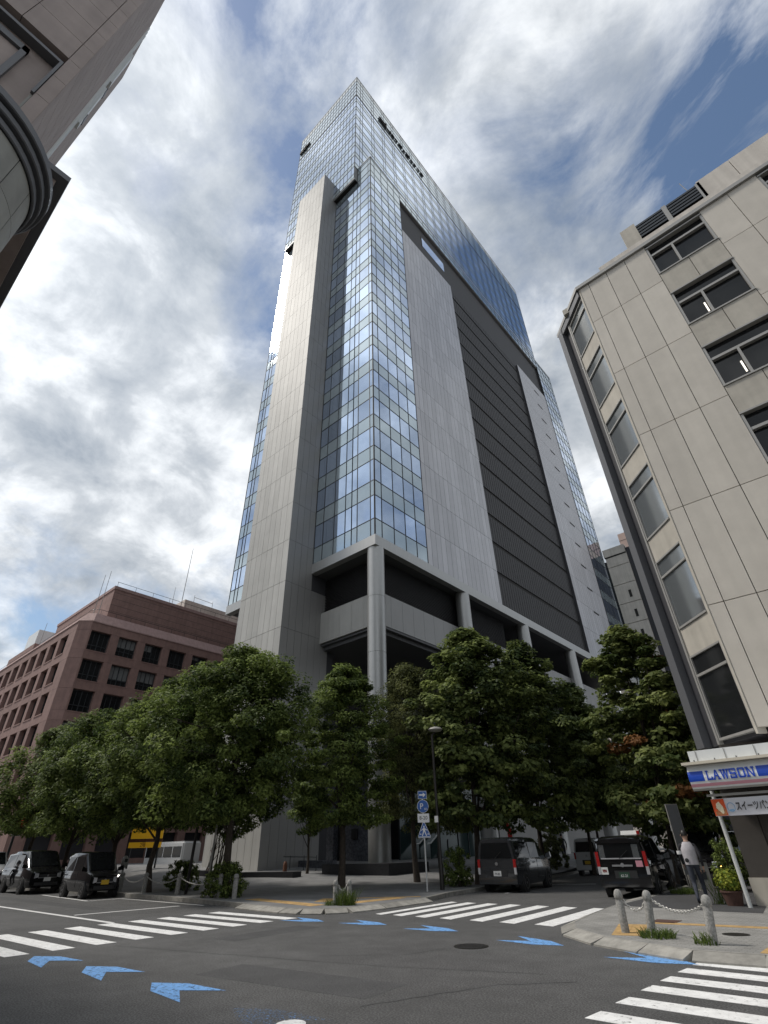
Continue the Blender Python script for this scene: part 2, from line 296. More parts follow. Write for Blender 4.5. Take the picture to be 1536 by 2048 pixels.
def seam(P,wd=.018):
    r2=random.Random(int(abs(P[0][0])*100)); Q=resample(P,.25); Q=[(x+r2.uniform(-.03,.03),y+r2.uniform(-.03,.03)) for x,y in Q]
    mb=MB()
    for a,b in zip(Q,Q[1:]):
        a,b=Vector(a),Vector(b); d=(b-a).normalized(); n_=Vector((-d.y,d.x))*wd/2*r2.uniform(.4,1.3); mb.quad((*(a-n_),.0022),(*(b-n_),.0022),(*(b+n_),.0022),(*(a+n_),.0022))
    mb.build('road_crack','tar',road)
for P in ([(-14,6.8),(-10.5,7.6),(-7.5,8.3),(-5,9.2)],[(-9.2,8.4),(-7.9,9.4),(-7.7,10.3)],[(-40,12.2),(-20,11.2)],[(-6,6.2),(-5.2,8.2),(-4.4,9.0)],[(-11.5,16),(-11.9,24),(-12.6,33)]): seam(P)
def chevron(cx,cy,ang,mt,s=1):
    P=[(.74,0),(.2,.30),(-.78,.40),(-.12,.03),(-.7,-.36),(.2,-.3)]; c,sn=math.cos(ang),math.sin(ang)
    P=[(cx+s*(a*c-b*sn),cy+s*(a*sn+b*c)) for a,b in P]
    i=0.0005
    mb=MB(); Q=[(x,y,.005) for x,y in P]; mb.v=Q; mb.f=[(0,1,3),(1,2,3),(0,3,5),(3,4,5)]; mb.build('bicycle_lane_arrow',mt,road)
for cx,cy,a in ((-13.95,12.2,.05),(-11.9,12.55,0),(-9.6,12.5,-.05),(-6.65,11.95,-.2),(-4.1,11.28,-.15)): chevron(cx,cy,a,'blue_paint')
for cx,cy,mt in ((-13.3,5.22,'blue_paint'),(-11.2,5.36,'blue_paint'),(-8.85,5.36,'blue_paint'),(-6.5,5.2,'blue_worn')): chevron(cx,cy,math.pi,mt)
MB().lathe([(.17,.001),(.17,.007)],20,(-6.08,5.18)).build('painted_dot','white_paint',road)
mh=MB().lathe([(.34,.002),(.34,.008),(.31,.010),(.30,.006),(.0,.006)],28,(-7.4,10.8))
mo=mh.build('manhole_cover','steel_black'); tag(mo,'round dark iron manhole cover in the asphalt of the crossing','manhole cover')
for k in range(-3,4): MB().box(-7.4-.27+abs(k)*.03,-7.4+.27-abs(k)*.03,10.8+k*.08-.012,10.8+k*.08+.012,.006,.0095).build('tread_rib','plastic_black',mo)
# tactile paving, a tile at a time
def tact(a,b,wd,par,zf):
    a,b=Vector(a),Vector(b); d=(b-a).normalized(); n_=Vector((-d.y,d.x)); L=(b-a).length
    k=0
    while (k+1)*.3<=L+.01:
        for r in range(int(wd/.3+.5)):
            q=a+d*(k*.3)+n_*(r*.3-wd/2); e=.296; pts=[q,q+d*e,q+d*e+n_*e,q+n_*e]
            z=zf(*pts[0]); MB().prism([tuple(p) for p in pts],z-.01,z+.006).build('tactile_tile','tactile',par)
        k+=1
zp=lambda x,y:.12
tact((-5.35,14.9),(0.5,15.5),.3,pav,zp); tact((-5.0,12.7),(-5.55,14.6),.6,pav,zp); tact((-2.6,12.15),(.5,12.15),.6,pav,zp)
tact((-20.5,15.1),(-15.6,14.3),.6,plz,zg); tact((-17.6,16.6),(-16.6,15.2),.6,plz,zg); tact((-15.5,15.3),(-15.3,18.0),.6,plz,zg); tact((-17,17.0),(-14.9,18.7),.3,plz,zg)
o=MB().lathe([(.24,.121),(.24,.125)],20,(-3.35,13.85)).build('drain_cover','steel_black'); tag(o,'small round dark drain cover in the pale paving beside the right bollard','drain cover')
o=MB().box(-5.35,-4.8,15.0,15.6,.121,.126).build('utility_cover','terracotta'); tag(o,'square reddish utility cover in the paving behind the chained bollards','utility cover')
# ================================================================ office tower
X0,Y0,ZB,ZT,XU=-24.7,27.2,23.75,98.0,-27.6
tower=thing('office_tower','tall glass and grey metal office tower on round columns, the tallest building','building',(-35,59,0),world=True)
PAN=[]   # kind,center,w,h,axis,out
def panel(kind,u0,u1,z0,z1,axis,plane,out,gap=.03):
    uc=(u0+u1)/2; zc=(z0+z1)/2; c=(plane,uc,zc) if axis=='x' else (uc,plane,zc); PAN.append((kind,c,u1-u0-2*gap,z1-z0-2*gap,axis,out))
def mull(us,zs,axis,plane,out,wv=.05,wh=.05,d=.06,mt='mullion'):
    mb=MB(); a,b=plane-out*.05,plane+out*d
    def bx(u0,u1,z0,z1,b2): mb.box(a,b2,u0,u1,z0,z1) if axis=='x' else mb.box(u0,u1,a,b2,z0,z1)
    for u in us: bx(u-wv/2,u+wv/2,zs[0],zs[-1],b)
    for z in zs: bx(us[0]-wv/2,us[-1]+wv/2,z-wh/2,z+wh/2,b-out*.004)
    return mb.build('mullion_grid',mt,tower)
rows=[]; z=ZB+.25
while z<ZT-.5:
    rows.append((z,min(z+1.7,ZT-.35),'s')); 
    if z+1.7<ZT-.4: rows.append((z+1.7,min(z+4.2,ZT-.35),'v' if z<88 else 's'))
    z+=4.2
zs=[rows[0][0]]+[r[1] for r in rows]
def zone(us,axis,plane,out,rws=None,**k):
    rws=rws or rows
    for a,b in zip(us,us[1:]):
        for z0,z1,t in rws: panel({'v':'window_pane','s':'spandrel_panel','l':'sky_bright_panel'}[t],min(a,b),max(a,b),z0,z1,axis,plane,out)
    mull(sorted(us),[rws[0][0]]+[r[1] for r in rws],axis,plane,out,**k)
zone([-24.72,-25.2,-26.85,-27.56],'y',Y0,-1)
rowsl=[r for r in rows if r[1]<93.0]; rowsl+=[(rowsl[-1][1],93.0,'s')]
zone([-27.56,-28.4,-29.9,-31.4,-32.58],'y',Y0,-1,rowsl)
zone([-39.22,-40.1,-41.7,-43.3,-44.9,-45.5],'y',Y0,-1,rowsl); zone([-45.5,-46.4],'y',Y0,-1)
zone([27.22,28.1,29.75,31.4,33.0,34.6],'x',X0,1)
zone([84.5,86.1,87.8,89.4,91.1,92.0],'x',X0,1)
us=[34.6+1.663*k for k in range(31)]
zone(us,'x',X0,1,[(95.0,96.4,'s'),(96.4,97.65,'s')])
# solid masses behind the skin
def tb(name,mt,*b): return MB().box(*b).build(name,mt,tower)
tb('lower_mass','interior',-46.28,-25.35,Y0+.12,91.9,ZB-.6,ZT-.05)
for a,b in ((Y0+.13,34.55),(84.55,91.9)): tb('corner_mass','interior',-25.4,X0-.12,a,b,ZB-.55,ZT-.06)
tb('upper_band_mass','interior',-25.4,X0-.12,34.5,84.6,94.9,ZT-.06)
tb('roof_edge','trim',XU,X0+.06,Y0-.06,92.06,ZT-.3,ZT); tb('roof_edge','trim',-46.45,-45.5,Y0-.06,92.06,ZT-.3,ZT)
tb('dark_band','louvre',-25.4,-25.1,34.6,84.5,84.9,94.95)
w_=tb('band_window','vision',-25.1,-25.07,40.9,47.4,89.2,91.9); tb('band_window_frame','mullion',-25.1,-25.05,40.7,40.9,89.0,92.1)
tb('band_soffit','clad_dark',-25.35,X0,34.6,84.5,94.75,94.95)
# ledge under the glass
for a in ((X0-.5,X0+.12,Y0-.12,92.1),(-46.5,X0-.501,Y0-.12,Y0+.5)): tb('ledge','trim',a[0],a[1],a[2],a[3],ZB-.75,ZB+.22)
tb('soffit','soffit',-46.2,X0-.52,Y0+.52,91.8,ZB-.72,ZB-.62)
# clad shafts of the long face
for y0,y1 in ((34.6,48.2),(72.0,84.5)):
    tb('shaft_mass','joint',-25.4,X0-.05,y0+.02,y1-.02,ZB-.4,85.2)
    n=round((y1-y0)/.85); zz=[ZB+.25]+[ZB+.25+4.2*k for k in range(1,15)]+[85.25]
    for i in range(n):
        for a,b in zip(zz,zz[1:]): panel('shaft_panel',y0+(y1-y0)*i/n,y0+(y1-y0)*(i+1)/n,a,b,'x',X0-.03,1,.018)
for k in range(14):
    z=82.5-4.2*k; MB().box(X0-.02,X0+.025,78.4,80.4,z,z+.28).build('vent_slot','joint_black',tower)
# recessed dark screen between them
for k in range(15):
    z0=ZB+.25+4.2*k; z1=min(z0+4.2,84.9)
    lp=MB()
    for j in range(40): y=48.25+23.7*j/40; lp.box(-25.3,-25.09,y+.02,y+.53,z0+.5,z1)
    lp.build('screen_panel','louvre',tower); MB().box(-25.4,-25.2,48.2,72,z0,z0+.5).build('screen_gap','joint_black',tower)
# the stair fin in front of the short face
FX0,FX1,FY=-39.2,-32.6,24.2
tb('fin_mass','joint',FX0+.04,FX1-.04,FY+.04,Y0+3,0,98.75)
zf=[0.,4.2]+[4.2+4.25*k for k in range(1,22)]+[98.8]; zf=[0]+[ZB-2.4+4.2*k for k in range(-5,19)]; zf=[max(0,z) for z in zf if z<98]+[98.8]; zf=sorted(set(zf))
for i in range(8):
    for a,b in zip(zf,zf[1:]): panel('cladding_panel',FX0+.825*i,FX0+.825*(i+1),a,b,'y',FY+.03,-1,.016)
for i in range(7):
    for a,b in zip(zf,zf[1:]):
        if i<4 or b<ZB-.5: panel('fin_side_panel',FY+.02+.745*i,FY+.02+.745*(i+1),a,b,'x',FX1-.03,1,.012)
tb('fin_cap','clad_dark',FX0,FX1,FY,Y0+1.0,98.8,98.95)
# upper block
UL,UB,UT,UY1=-45.5,93.2,141.0,94.5
UF=Y0-.75
tb('upper_mass','interior',UL+.12,XU-.12,UF+.13,UY1-.1,UB+.3,UT-.3)
tb('upper_soffit','joint_black',UL+.02,XU-.02,UF+.05,Y0+.1,UB,UB+.1); tb('upper_sill','trim',UL,XU,UF-.02,UF+.2,UB-.02,UB+.35)
ur=[]; z=UB+.4
while z<130.2: ur+=[(z,min(z+1.5,130.3),'s')]; z+=1.5; ur+=[(z,min(z+2.7,130.3),'v')] if z<130 else []; z+=2.7
ur2=[(130.85+1.95*k,130.85+1.95*(k+1),'s' if k<4 else 'l') for k in range(5)]  # top row's pale colour stands in for sky seen through the crown
ul=[UL+.02+.9*k for k in range(20)]+[XU-.02]
zone(ul,'y',UF,-1,ur,wv=.04,wh=.05); zone(ul,'y',UF,-1,ur2,wv=.04,wh=.05)
uy=[UF+.02]; y=27.6
while y<UY1-1: uy+=[y,y+.7]; y+=3.3
uy.append(UY1)
rr=[r for r in ur if r[1]>98.5]
zone(uy,'x',XU,1,rr,wv=.045,wh=.05); zone(uy,'x',XU,1,ur2,wv=.045,wh=.05)
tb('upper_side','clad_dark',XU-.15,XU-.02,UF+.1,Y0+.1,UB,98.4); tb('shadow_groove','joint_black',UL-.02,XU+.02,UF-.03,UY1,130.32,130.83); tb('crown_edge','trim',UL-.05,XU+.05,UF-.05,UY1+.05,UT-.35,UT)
tb('far_end_glass','spandrel',-46.2,X0-.2,91.9,92.0,ZB,ZT-.4)
# illegible roof lettering: dark strokes
def glyph(par,axis,plane,u,z,s,n_):
    mb=MB(); r2=random.Random(int(u*10))
    for k in range(n_):
        a=r2.uniform(-.45,.45)*s; 
        if k%2: q=(u+a,u+a+.16*s,z,z+s*r2.uniform(.6,1)) 
        else: q=(u-.45*s,u+.45*s,z+r2.uniform(0,.85)*s,0); q=(q[0],q[1],q[2],q[2]+.15*s)
        mb.box(plane,plane+.25,*q[:2],*q[2:]) if axis=='x' else mb.box(*q[:2],plane-.25,plane,*q[2:])
    mb.build('roof_letter','joint_black',par)
u=33.2
for k,s in enumerate((2.4,1.3,.9,1.0,1.3,.8,1.4,.9,.9,1.1,1.2)): glyph(tower,'x',XU+.07,u+s/2,132.6+(2.6-s)*.3,s,3); u+=s*.95+.3
glyph(tower,'y',UF-.07,-44.2,132.6,2.4,5); glyph(tower,'y',UF-.07,-42.6,133.0,1.2,3)
# emit panels: the 300 of a kind that show largest are parts of their own, the rest one stuff part
MK={'window_pane':'vision','spandrel_panel':'spandrel','sky_bright_panel':'sky_bright_pale','cladding_panel':'clad','shaft_panel':'clad_side','fin_side_panel':'clad_dark'}
byk={}
for p_ in PAN: byk.setdefault(p_[0],[]).append(p_)
CACHE={}
for kind,lst in byk.items():
    lst.sort(key=lambda q:-(q[2]*q[3])/max(1,(Vector(q[1])-Vector((0,0,1.6))).length)**2)
    rest=MB()
    for i,(k,c,wd,ht,ax,out) in enumerate(lst):
        sg=.0014 if kind in('window_pane','spandrel_panel','sky_bright_panel') else .0005
        ex=(rnd.gauss(0,sg),rnd.gauss(0,sg))
        if i<300:
            key=(k,round(wd,2),round(ht,2),ax)
            if key not in CACHE:
                mb=MB(); mb.box(-.02,.02,-wd/2,wd/2,-ht/2,ht/2) if ax=='x' else mb.box(-wd/2,wd/2,-.02,.02,-ht/2,ht/2)
                CACHE[key]=mb.mesh(k); CACHE[key].materials.append(MATS[MK[k]])
            o=bpy.data.objects.new(k,CACHE[key]); COL.objects.link(o); o.parent=tower; o.location=Vector(c)-Vector(tower['wo'])
            o.rotation_euler=(ex[0],0,ex[1]) if ax=='y' else (0,ex[0],ex[1])
        else:
            cx,cy,cz=c; a=ex[0]*ht/2; b=ex[1]*wd/2
            if ax=='x':
                x=cx+out*.02; q=[(x-a-b,cy-wd/2,cz-ht/2),(x-a+b,cy+wd/2,cz-ht/2),(x+a+b,cy+wd/2,cz+ht/2),(x+a-b,cy-wd/2,cz+ht/2)]
            else:
                y=cy+out*.02; q=[(cx-wd/2,y-a-b,cz-ht/2),(cx+wd/2,y-a+b,cz-ht/2),(cx+wd/2,y+a+b,cz+ht/2),(cx-wd/2,y+a-b,cz+ht/2)]
            if (ax=='x')!=(out>0) and ax=='x': q=q[::-1]
            rest.quad(*q)
    if rest.f: tag(rest.build('far_'+kind+'s',MK[kind],tower),kind='stuff')
# ---------------------------------------------------------------- tower base
BP=-26.0
band=MB().box(BP,BP+.35,28.6,92,16.7,19.5).box(-46.2,BP-.001,28.6,28.95,16.7,19.5)
tb('band_core','joint',BP,BP+.3,28.65,91.9,16.72,19.48); tb('band_core','joint',-46.1,BP-.01,28.66,28.95,16.72,19.48)
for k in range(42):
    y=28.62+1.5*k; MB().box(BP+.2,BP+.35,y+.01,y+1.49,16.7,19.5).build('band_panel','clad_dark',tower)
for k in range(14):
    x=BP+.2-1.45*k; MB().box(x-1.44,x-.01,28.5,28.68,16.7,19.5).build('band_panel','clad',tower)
tb('band_underside','soffit',-46,BP+.3,28.7,91.9,16.5,16.69)
lv=0
for k in range(22):
    z=19.55+.155*k
    MB().hexa([(BP-.2,29.2,z),(BP+.02,29.2,z-.06),(BP+.02,50,z-.06),(BP-.2,50,z),(BP-.2,29.2,z+.05),(BP+.02,29.2,z-.01),(BP+.02,50,z-.01),(BP-.2,50,z+.05)]).build('louvre_blade','louvre',tower)
    MB().hexa([(-44,28.9,z-.06),(BP-.2,28.9,z-.06),(BP-.2,29.15,z),(-44,29.15,z),(-44,28.9,z-.01),(BP-.2,28.9,z-.01),(BP-.2,29.15,z+.05),(-44,29.15,z+.05)]).build('louvre_blade','louvre',tower)
tb('louvre_back','dark_void',BP-.6,BP-.3,29.4,50,19.4,23.1); tb('louvre_back','dark_void',-44,BP-.3,29.3,29.6,19.4,23.1)
tb('inner_core','interior',-45.5,-31.5,38,90,0,22.9); tb('inner_wall','clad_dark',-31.6,-31.0,52,90,0,15.5); tb('deck','soffit',-45,BP-.1,29.0,91,16.2,16.5)
CX,CY=-25.25,27.85
def column(x,y,r=.72,z1=ZB-.7):
    z0=zg(x,y)-.2; mb=MB(); prof=[(r,z0)]
    for k in range(1,6): zz=z0+(z1-z0)*k/5; prof+=[(r,zz-.03),(r-.02,zz-.025),(r-.02,zz-.005),(r,zz)] if k<5 else [(r,zz)]
    return mb.lathe(prof,28,(x,y)).build('column','column_metal',tower,smooth=40)
column(CX,CY); column(-44.2,28.1)
for y in (40.8,53.2,65.9,78.6,90.5): column(CX,y)
# ground floor of the tower: rough stone wall, entrance glass, steps
gf=[(-45,-38.4,33.6,'stone_wall'),(-37.6,-33.0,33.8,'stone_wall'),(-32.4,-30.3,34.6,'stone_wall')]
for a,b,y,mt in ((-45,-35.4,33.5,'stone_wall'),(-34.6,-30.6,33.8,'stone_wall')): tb('stone_wall',mt,a,b,y,y+.5,.3,9)
tb('door_recess','dark_void',-35.4,-34.6,34.0,34.1,.3,9)
tb('notice_board','black',-33.6,-32.9,33.72,33.79,2.4,3.1)
for k in range(9): 
    y=36+k*1.6; tb('entrance_glass','glass_green',-30.6,-30.52,y+.03,y+1.55,.9,6.2); tb('entrance_mullion','frame_dark',-30.62,-30.45,y-.03,y+.03,.9,6.2)
tb('ceiling_lower','interior',-45,BP,34,90,9,9.3)
for k in range(3): tb('escalator_balustrade','trim',-29.6+k*.9,-29.5+k*.9,0,0,0,0) if False else None
for k,x in enumerate((-29.4,-28.3)):
    MB().hexa([(x,37,1.0),(x+.12,37,1.0),(x+.12,45,5.6),(x,45,5.6),(x,37,1.95),(x+.12,37,1.95),(x+.12,45,6.55),(x,45,6.55)]).build('escalator_side','glass_green',tower)
    MB().tube([(x+.06,36.6,1.98),(x+.06,37,2.0),(x+.06,45,6.6)],.05).build('handrail','steel_white',tower)
for k in range(4): tb('step','trim',-43.5,-38.5,30.6+.35*k,30.95+.35*k,.5,.75+.15*k)
# ================================================================ brick building down the left street
brk=thing('brick_office_building','reddish brown tiled office building with deep square windows behind the trees','building',(-85,40,0),world=True)
def bb(name,mt,*b,par=None): return MB().box(*b).build(name,mt,par or brk,loc=None if par is None else (0,0,0))
XB,YB,ZR=-68.0,20.0,26.75
bb('core','interior',-118,XB-.75,YB+.75,62,0,ZR-.3)
NF=7
for k in range(NF+1):
    zt=ZR if k==0 else 25.6-3.6*k+3.6-2.5-.012 if False else (25.6-3.6*(k-1)-2.5)
    zb=25.6-3.6*k if k<NF else 0
    if k==0: zt=ZR
    bb('wall_band','brick_red',XB-.7,XB,YB+1.2,62,zb,zt); bb('wall_band','brick_red',-118,XB-1.2,YB,YB+.7,zb,zt)
    MB().prism([(XB-1.2,YB),(XB,YB+1.2),(XB-.7,YB+1.2),(XB-1.2,YB+.7)],zb+.004,zt-.004).build('corner_band','brick_red',brk)
for k in range(NF):
    z1=25.6-3.6*k; z0=z1-2.5
    MB().prism([(XB-1.2,YB+.02),(XB-.02,YB+1.2),(XB-.7,YB+1.2),(XB-1.2,YB+.7)],z0+.012,z1-.012).build('corner_pier','brick_red',brk)
    prev=YB+1.2
    for j in range(11):
        y0=21.38+3.53*j; y1=y0+2.5
        bb('pier','brick_red',XB-.68,XB-.008,prev+.004,y0,z0+.01,z1-.01); prev=y1
        if k<5 and j<8:
            wn=MB().box(XB-.62,XB-.5,y0,y0+.1,z0,z1).box(XB-.62,XB-.5,y1-.1,y1,z0,z1).box(XB-.62,XB-.5,y0,y1,z1-.1,z1).box(XB-.62,XB-.5,y0,y1,z0,z0+.1).box(XB-.61,XB-.49,y0+1.2,y0+1.3,z0,z1).box(XB-.61,XB-.5,y0,y1,z0+.72,z0+.8).box(XB-.61,XB-.51,y0+.62,y0+.67,z0,z1).box(XB-.61,XB-.51,y0+1.85,y0+1.9,z0,z1).build('window','frame_dark',brk)
            bb('pane','glass_dark',XB-.66,XB-.58,y0,y1,z0,z1,par=wn); bb('blind','blind',XB-.585,XB-.572,y0+.1,y0+rnd.choice((1.2,2.4)),z1-rnd.uniform(.4,1.7),z1-.1,par=wn) if rnd.random()<.45 else None; bb('sill','brick_light' if False else 'brick_red',XB-.1,XB+.06,y0-.05,y1+.05,z0-.12,z0,par=wn)
    bb('pier','brick_red',XB-.68,XB-.008,prev,62,z0+.01,z1-.01)
    prev=XB-1.2
    for j in range(13):
        x1=-71.6-3.58*j; x0=x1-2.55
        bb('pier','brick_red',x1,prev-.004,YB+.008,YB+.68,z0+.01,z1-.01); prev=x0
        if k<6 and j<12:
            wn=MB().box(x0,x0+.1,YB+.5,YB+.62,z0,z1).box(x1-.1,x1,YB+.5,YB+.62,z0,z1).box(x0,x1,YB+.5,YB+.62,z1-.1,z1).box(x0,x1,YB+.5,YB+.62,z0,z0+.1).box(x0+1.22,x0+1.33,YB+.49,YB+.61,z0,z1).build('window','frame_dark',brk)
            bb('pane','glass_dark',x0,x1,YB+.58,YB+.66,z0,z1,par=wn); bb('sill','brick_red',x0-.05,x1+.05,YB-.06,YB+.12,z0-.16,z0,par=wn)
    bb('pier','brick_red',-118,prev,YB+.008,YB+.68,z0+.01,z1-.01)
# sloped pale parapet
def slope(mb,pts_out,pts_in,z0,z1):
    for (a,b),(c,d) in zip(zip(pts_out,pts_out[1:]),zip(pts_in,pts_in[1:])): mb.quad((*a,z0),(*b,z0),(*d,z1),(*c,z1))
mb=MB(); slope(mb,[(-118,YB-.1),(XB-1.25,YB-.1),(XB+.1,YB+1.25),(XB+.1,62)],[(-118,YB+.9),(XB-1.5,YB+.9),(XB-.8,YB+1.6),(XB-.8,62)],ZR,ZR+1.35)
mb.box(-117,XB-1.6,YB+1.0,61,ZR,ZR+1.3); mb.build('parapet','brick_light',brk)
bb('cornice','brick_light',XB-.02,XB+.1,YB+1.2,62,ZR-.14,ZR); bb('cornice','brick_light',-118,XB-1.2,YB-.1,YB+.02,ZR-.14,ZR)
rl=MB().tube([(-118,YB+1.3,ZR+2.1),(XB-2,YB+1.3,ZR+2.1),(XB-1.2,YB+2,ZR+2.1),(XB-1.2,60,ZR+2.1)],.03)
for k in range(20): rl.tube([(XB-1.2,YB+2.2+k*2,ZR+1.3),(XB-1.2,YB+2.2+k*2,ZR+2.1)],.025,4)
rl.build('railing','frame_dark',brk)
pz=33.2
bb('penthouse','brick_red',-91,-70.5,23.46,62,ZR,pz-.45); bb('penthouse_cap','brick_light',-91.05,-70.4,23.36,62,pz-.45,pz)
for k in range(5): bb('penthouse_joint','joint',-70.52,-70.49,23.5,61,ZR+1.9+k*.9,ZR+1.93+k*.9)
rl=MB().tube([(-70.6,23.6,pz+.7),(-70.6,60,pz+.7)],.03)
for k in range(14): rl.tube([(-70.6,23.7+2.6*k,pz),(-70.6,23.7+2.6*k,pz+.7)],.025,4)
rl.build('railing','frame_dark',brk)
bb('rooftop_plant','bg_concrete',-80,-75,36,47,pz,36.6)
for x,y,z0,z1,r in ((-72,22.2,ZR,35.0,.05),(-72,22.8,ZR,35.8,.05),(-72.5,34.3,pz,44.5,.06),(-72,32.6,pz,36.6,.04),(-76,38,36,38.3,.05),(-76,41.5,36,38.2,.05),(-94,22.6,ZR,34.0,.05)): MB().tube([(x,y,z0),(x,y-.01,z1)],[r,r*.6],5).build('antenna_mast','alu',brk)
MB().tube([(-76,38,37.9),(-76,41.5,37.8)],.04,5).build('antenna_bar','alu',brk)
bb('stair_house','brick_red',-116.5,-103,24,40,ZR,33.2); bb('water_tank','shop_white',-113,-107.5,25,30,33.2,37.2)
farl=thing('low_green_roofed_building','sliver of a far building with a pale green roof at the left edge','building',(-160,45,0),world=True)
MB().box(-200,-124,30,60,0,33).build('wall','brick_red',farl); MB().hexa([(-200,29,33),(-123,29,33),(-123,61,33),(-200,61,33),(-200,36,37),(-127,36,37),(-127,54,37),(-200,54,37)]).build('roof','glass_green',farl)
# ================================================================ buildings beyond the tower
bgb=thing('stairwell_building','grey concrete building with slit windows and steel escape stairs beyond the tower','building',(-24,104,0),world=True)
def gb(name,mt,*b): return MB().box(*b).build(name,mt,bgb)
gb('mass','interior',-26,-20,100.4,125,0,52)
for k in range(13):
    z0=32.6+4*(k-8) if k<13 else 0; z1=min(z0+3.9,44.5) if k!=11 else 44.5
    gb('wall_panel','bg_concrete',-26.4,-22.2,100,100.5,z0,z0+3.88)
    if k in(4,5,6,7,8,9,10): gb('slit_window','joint_black',-24.0,-23.5,99.97,100.02,z0+.9,z0+2.4)
gb('parapet','bg_concrete',-26.6,-22.2,99.9,112,51.0,52.7); gb('joint','joint_black',-26.5,-22.2,99.95,100.01,50.7,51.0)
gb('dark_glazing','glass_dark',-28.5,-26.45,101,101.2,0,50.5)
for k in range(14): gb('floor_window','glass_grey',-29.6,-28.7,100.6,100.7,50-3.2*k-1.6,50-3.2*k)
gb('rear_wall','bg_concrete',-31,-26.4,101.4,120,0,50); gb('downpipe','alu',-28.6,-28.4,100.4,100.6,0,50.3)
for k in range(13):
    z=49.5-4*k; gb('landing','bg_concrete',-22.1,-18.5,100.8,104,z-.3,z)
    MB().hexa([(-21.8,101,z-4),(-20.9,101,z-4),(-19.2,101,z-.3),(-20,101,z-.3),(-21.8,102,z-4),(-20.9,102,z-4),(-19.2,102,z-.3),(-20,102,z-.3)]).build('stair_flight','bg_concrete',bgb)
    MB().tube([(-22,100.9,z+1),(-18.6,100.9,z+1)],.05,4).build('guard_rail','alu',bgb); MB().tube([(-22,100.9,z-.2),(-18.8,100.9,z-3.2)],.07,4).build('brace','alu',bgb)
gb('stair_back','interior',-22.2,-18,104,105,0,50)
bgp=thing('pink_stone_building','pinkish stone building top showing above the concrete stairwell building','building',(-18,124,0),world=True)
MB().box(-28.2,-10,124,140,0,68).build('wall','bg_pink',bgp)
for k in range(20): MB().box(-28.25,-10,123.95,124.0,66-3.2*k,66.06-3.2*k).build('joint','joint',bgp)
bge=thing('street_end_building','grey building closing the far end of the right hand street','building',(-40,170,0),world=True)
MB().box(-70,10,165,180,0,34).build('wall','bg_concrete',bge)
for k in range(9):
    for j in range(16): MB().box(-66+4.6*j,-63+4.6*j,164.9,165.05,2+3.5*k,4.2+3.5*k).build('window','glass_dark',bge)
# ================================================================ corner building on the right
cor=thing('corner_office_building','beige concrete panel office building with chamfered corner over the convenience store','building',(4,24,0),world=True)
def cb(name,mt,*b,par=None): return MB().box(*b).build(name,mt,par or cor,loc=None if par is None else (0,0,0))
YL=19.0; ZJ=[26.2,23.37,19.57,15.77,11.97,8.17,4.35]
xs=[-2.3,-1.82,-.88,.05,1.05]; 
cb('core','interior',-2.2,24,YL+.5,40,0,26.1); MB().prism([(-2.25,YL+.2),(-4.2,21.05),(-4.2,40),(-2.2,40)],4.2,26.1).build('core','interior',cor)
mb=MB(); mb.box(-2.28,24,YL+.06,YL+.3,4.2,26.15); mb.build('joint_backing','joint_black',cor) if False else None
def cpanel(x0,x1,z0,z1,mt='concrete_panel',d=.28): return MB().box(x0+.012,x1-.012,YL,YL+d,z0+.014,z1-.014).build('concrete_panel',mt,cor)
solid=[(-2.3,-1.82),(-1.82,-.88),(-.88,.05),(.05,1.05),(3.57,4.73),(4.73,5.87),(8.4,9.55),(9.55,10.7),(13.2,14.4)]
for x0,x1 in solid:
    for za,zb in zip(ZJ,ZJ[1:]): cpanel(x0,x1,zb,za); 
cb('joint_backing','joint_black',-2.28,1.05,YL+.25,YL+.5,4.2,26.1)
for x0,x1 in ((3.57,5.87),(8.4,10.7)): cb('joint_backing','joint_black',x0,x1,YL+.25,YL+.5,4.2,26.1)
for x0,x1 in ((1.05,3.57),(5.87,8.4),(10.7,13.2)):
    for k in range(6):
        zt=26.05-3.78*k if k else 26.05; zs_=zt-2.2 if k==0 else zt-2.33
        zt=[26.05,22.34,18.56,14.78,11.0,7.2][k]; zs_=[23.84,20.0,16.2,12.42,8.64,4.85][k]; nx=[22.34,18.56,14.78,11.0,7.2,4.35][k]
        xm=(x0+x1)/2+.0
        for a,b in ((x0,x0+1.27),(x0+1.27,x1)): cpanel(a,b,nx,zs_,'concrete_grey',.3)
        wn=MB().box(x0,x0+.09,YL+.02,YL+.3,zs_,zt).box(x1-.09,x1,YL+.02,YL+.3,zs_,zt).box(x0,x1,YL-.03,YL+.3,zt-.07,zt).box(x0,x1,YL-.05,YL+.3,zs_,zs_+.07).box(x0,x1,YL+.04,YL+.3,zs_+1.5,zs_+1.62).box(x0+.97,x0+1.06,YL+.04,YL+.3,zs_,zs_+1.5).build('window','alu',cor)
        cb('pane','glass_dark',x0+.05,x1-.05,YL+.2,YL+.22,zs_+.03,zt-.03,par=wn)
        if k in(1,2,3): MB().box(x0+.86,x0+.92,YL-.0+.19,YL+.199,zs_+.35,zs_+.95).build('tube_reflection','reflection_strip',wn) if x0<2 else None  # glowing strip on the pane, a painted reflection of a tube light
cb('cornice','alu',-2.45,24,YL-.12,YL+.3,26.2,26.42); MB().prism([(-2.45,YL-.12),(-2.2,YL+.3),(-4.2,21.3),(-4.55,21.05)],26.2,26.42).build('cornice','alu',cor)
cb('parapet','concrete_grey',-1.9,24,YL+.5,YL+.7,26.42,26.95); cb('parapet_cap','alu',-1.9,24,YL+.42,YL+.78,26.95,27.03)
cb('roof','concrete_grey',-3.6,24,YL+.8,40,26.1,26.5)
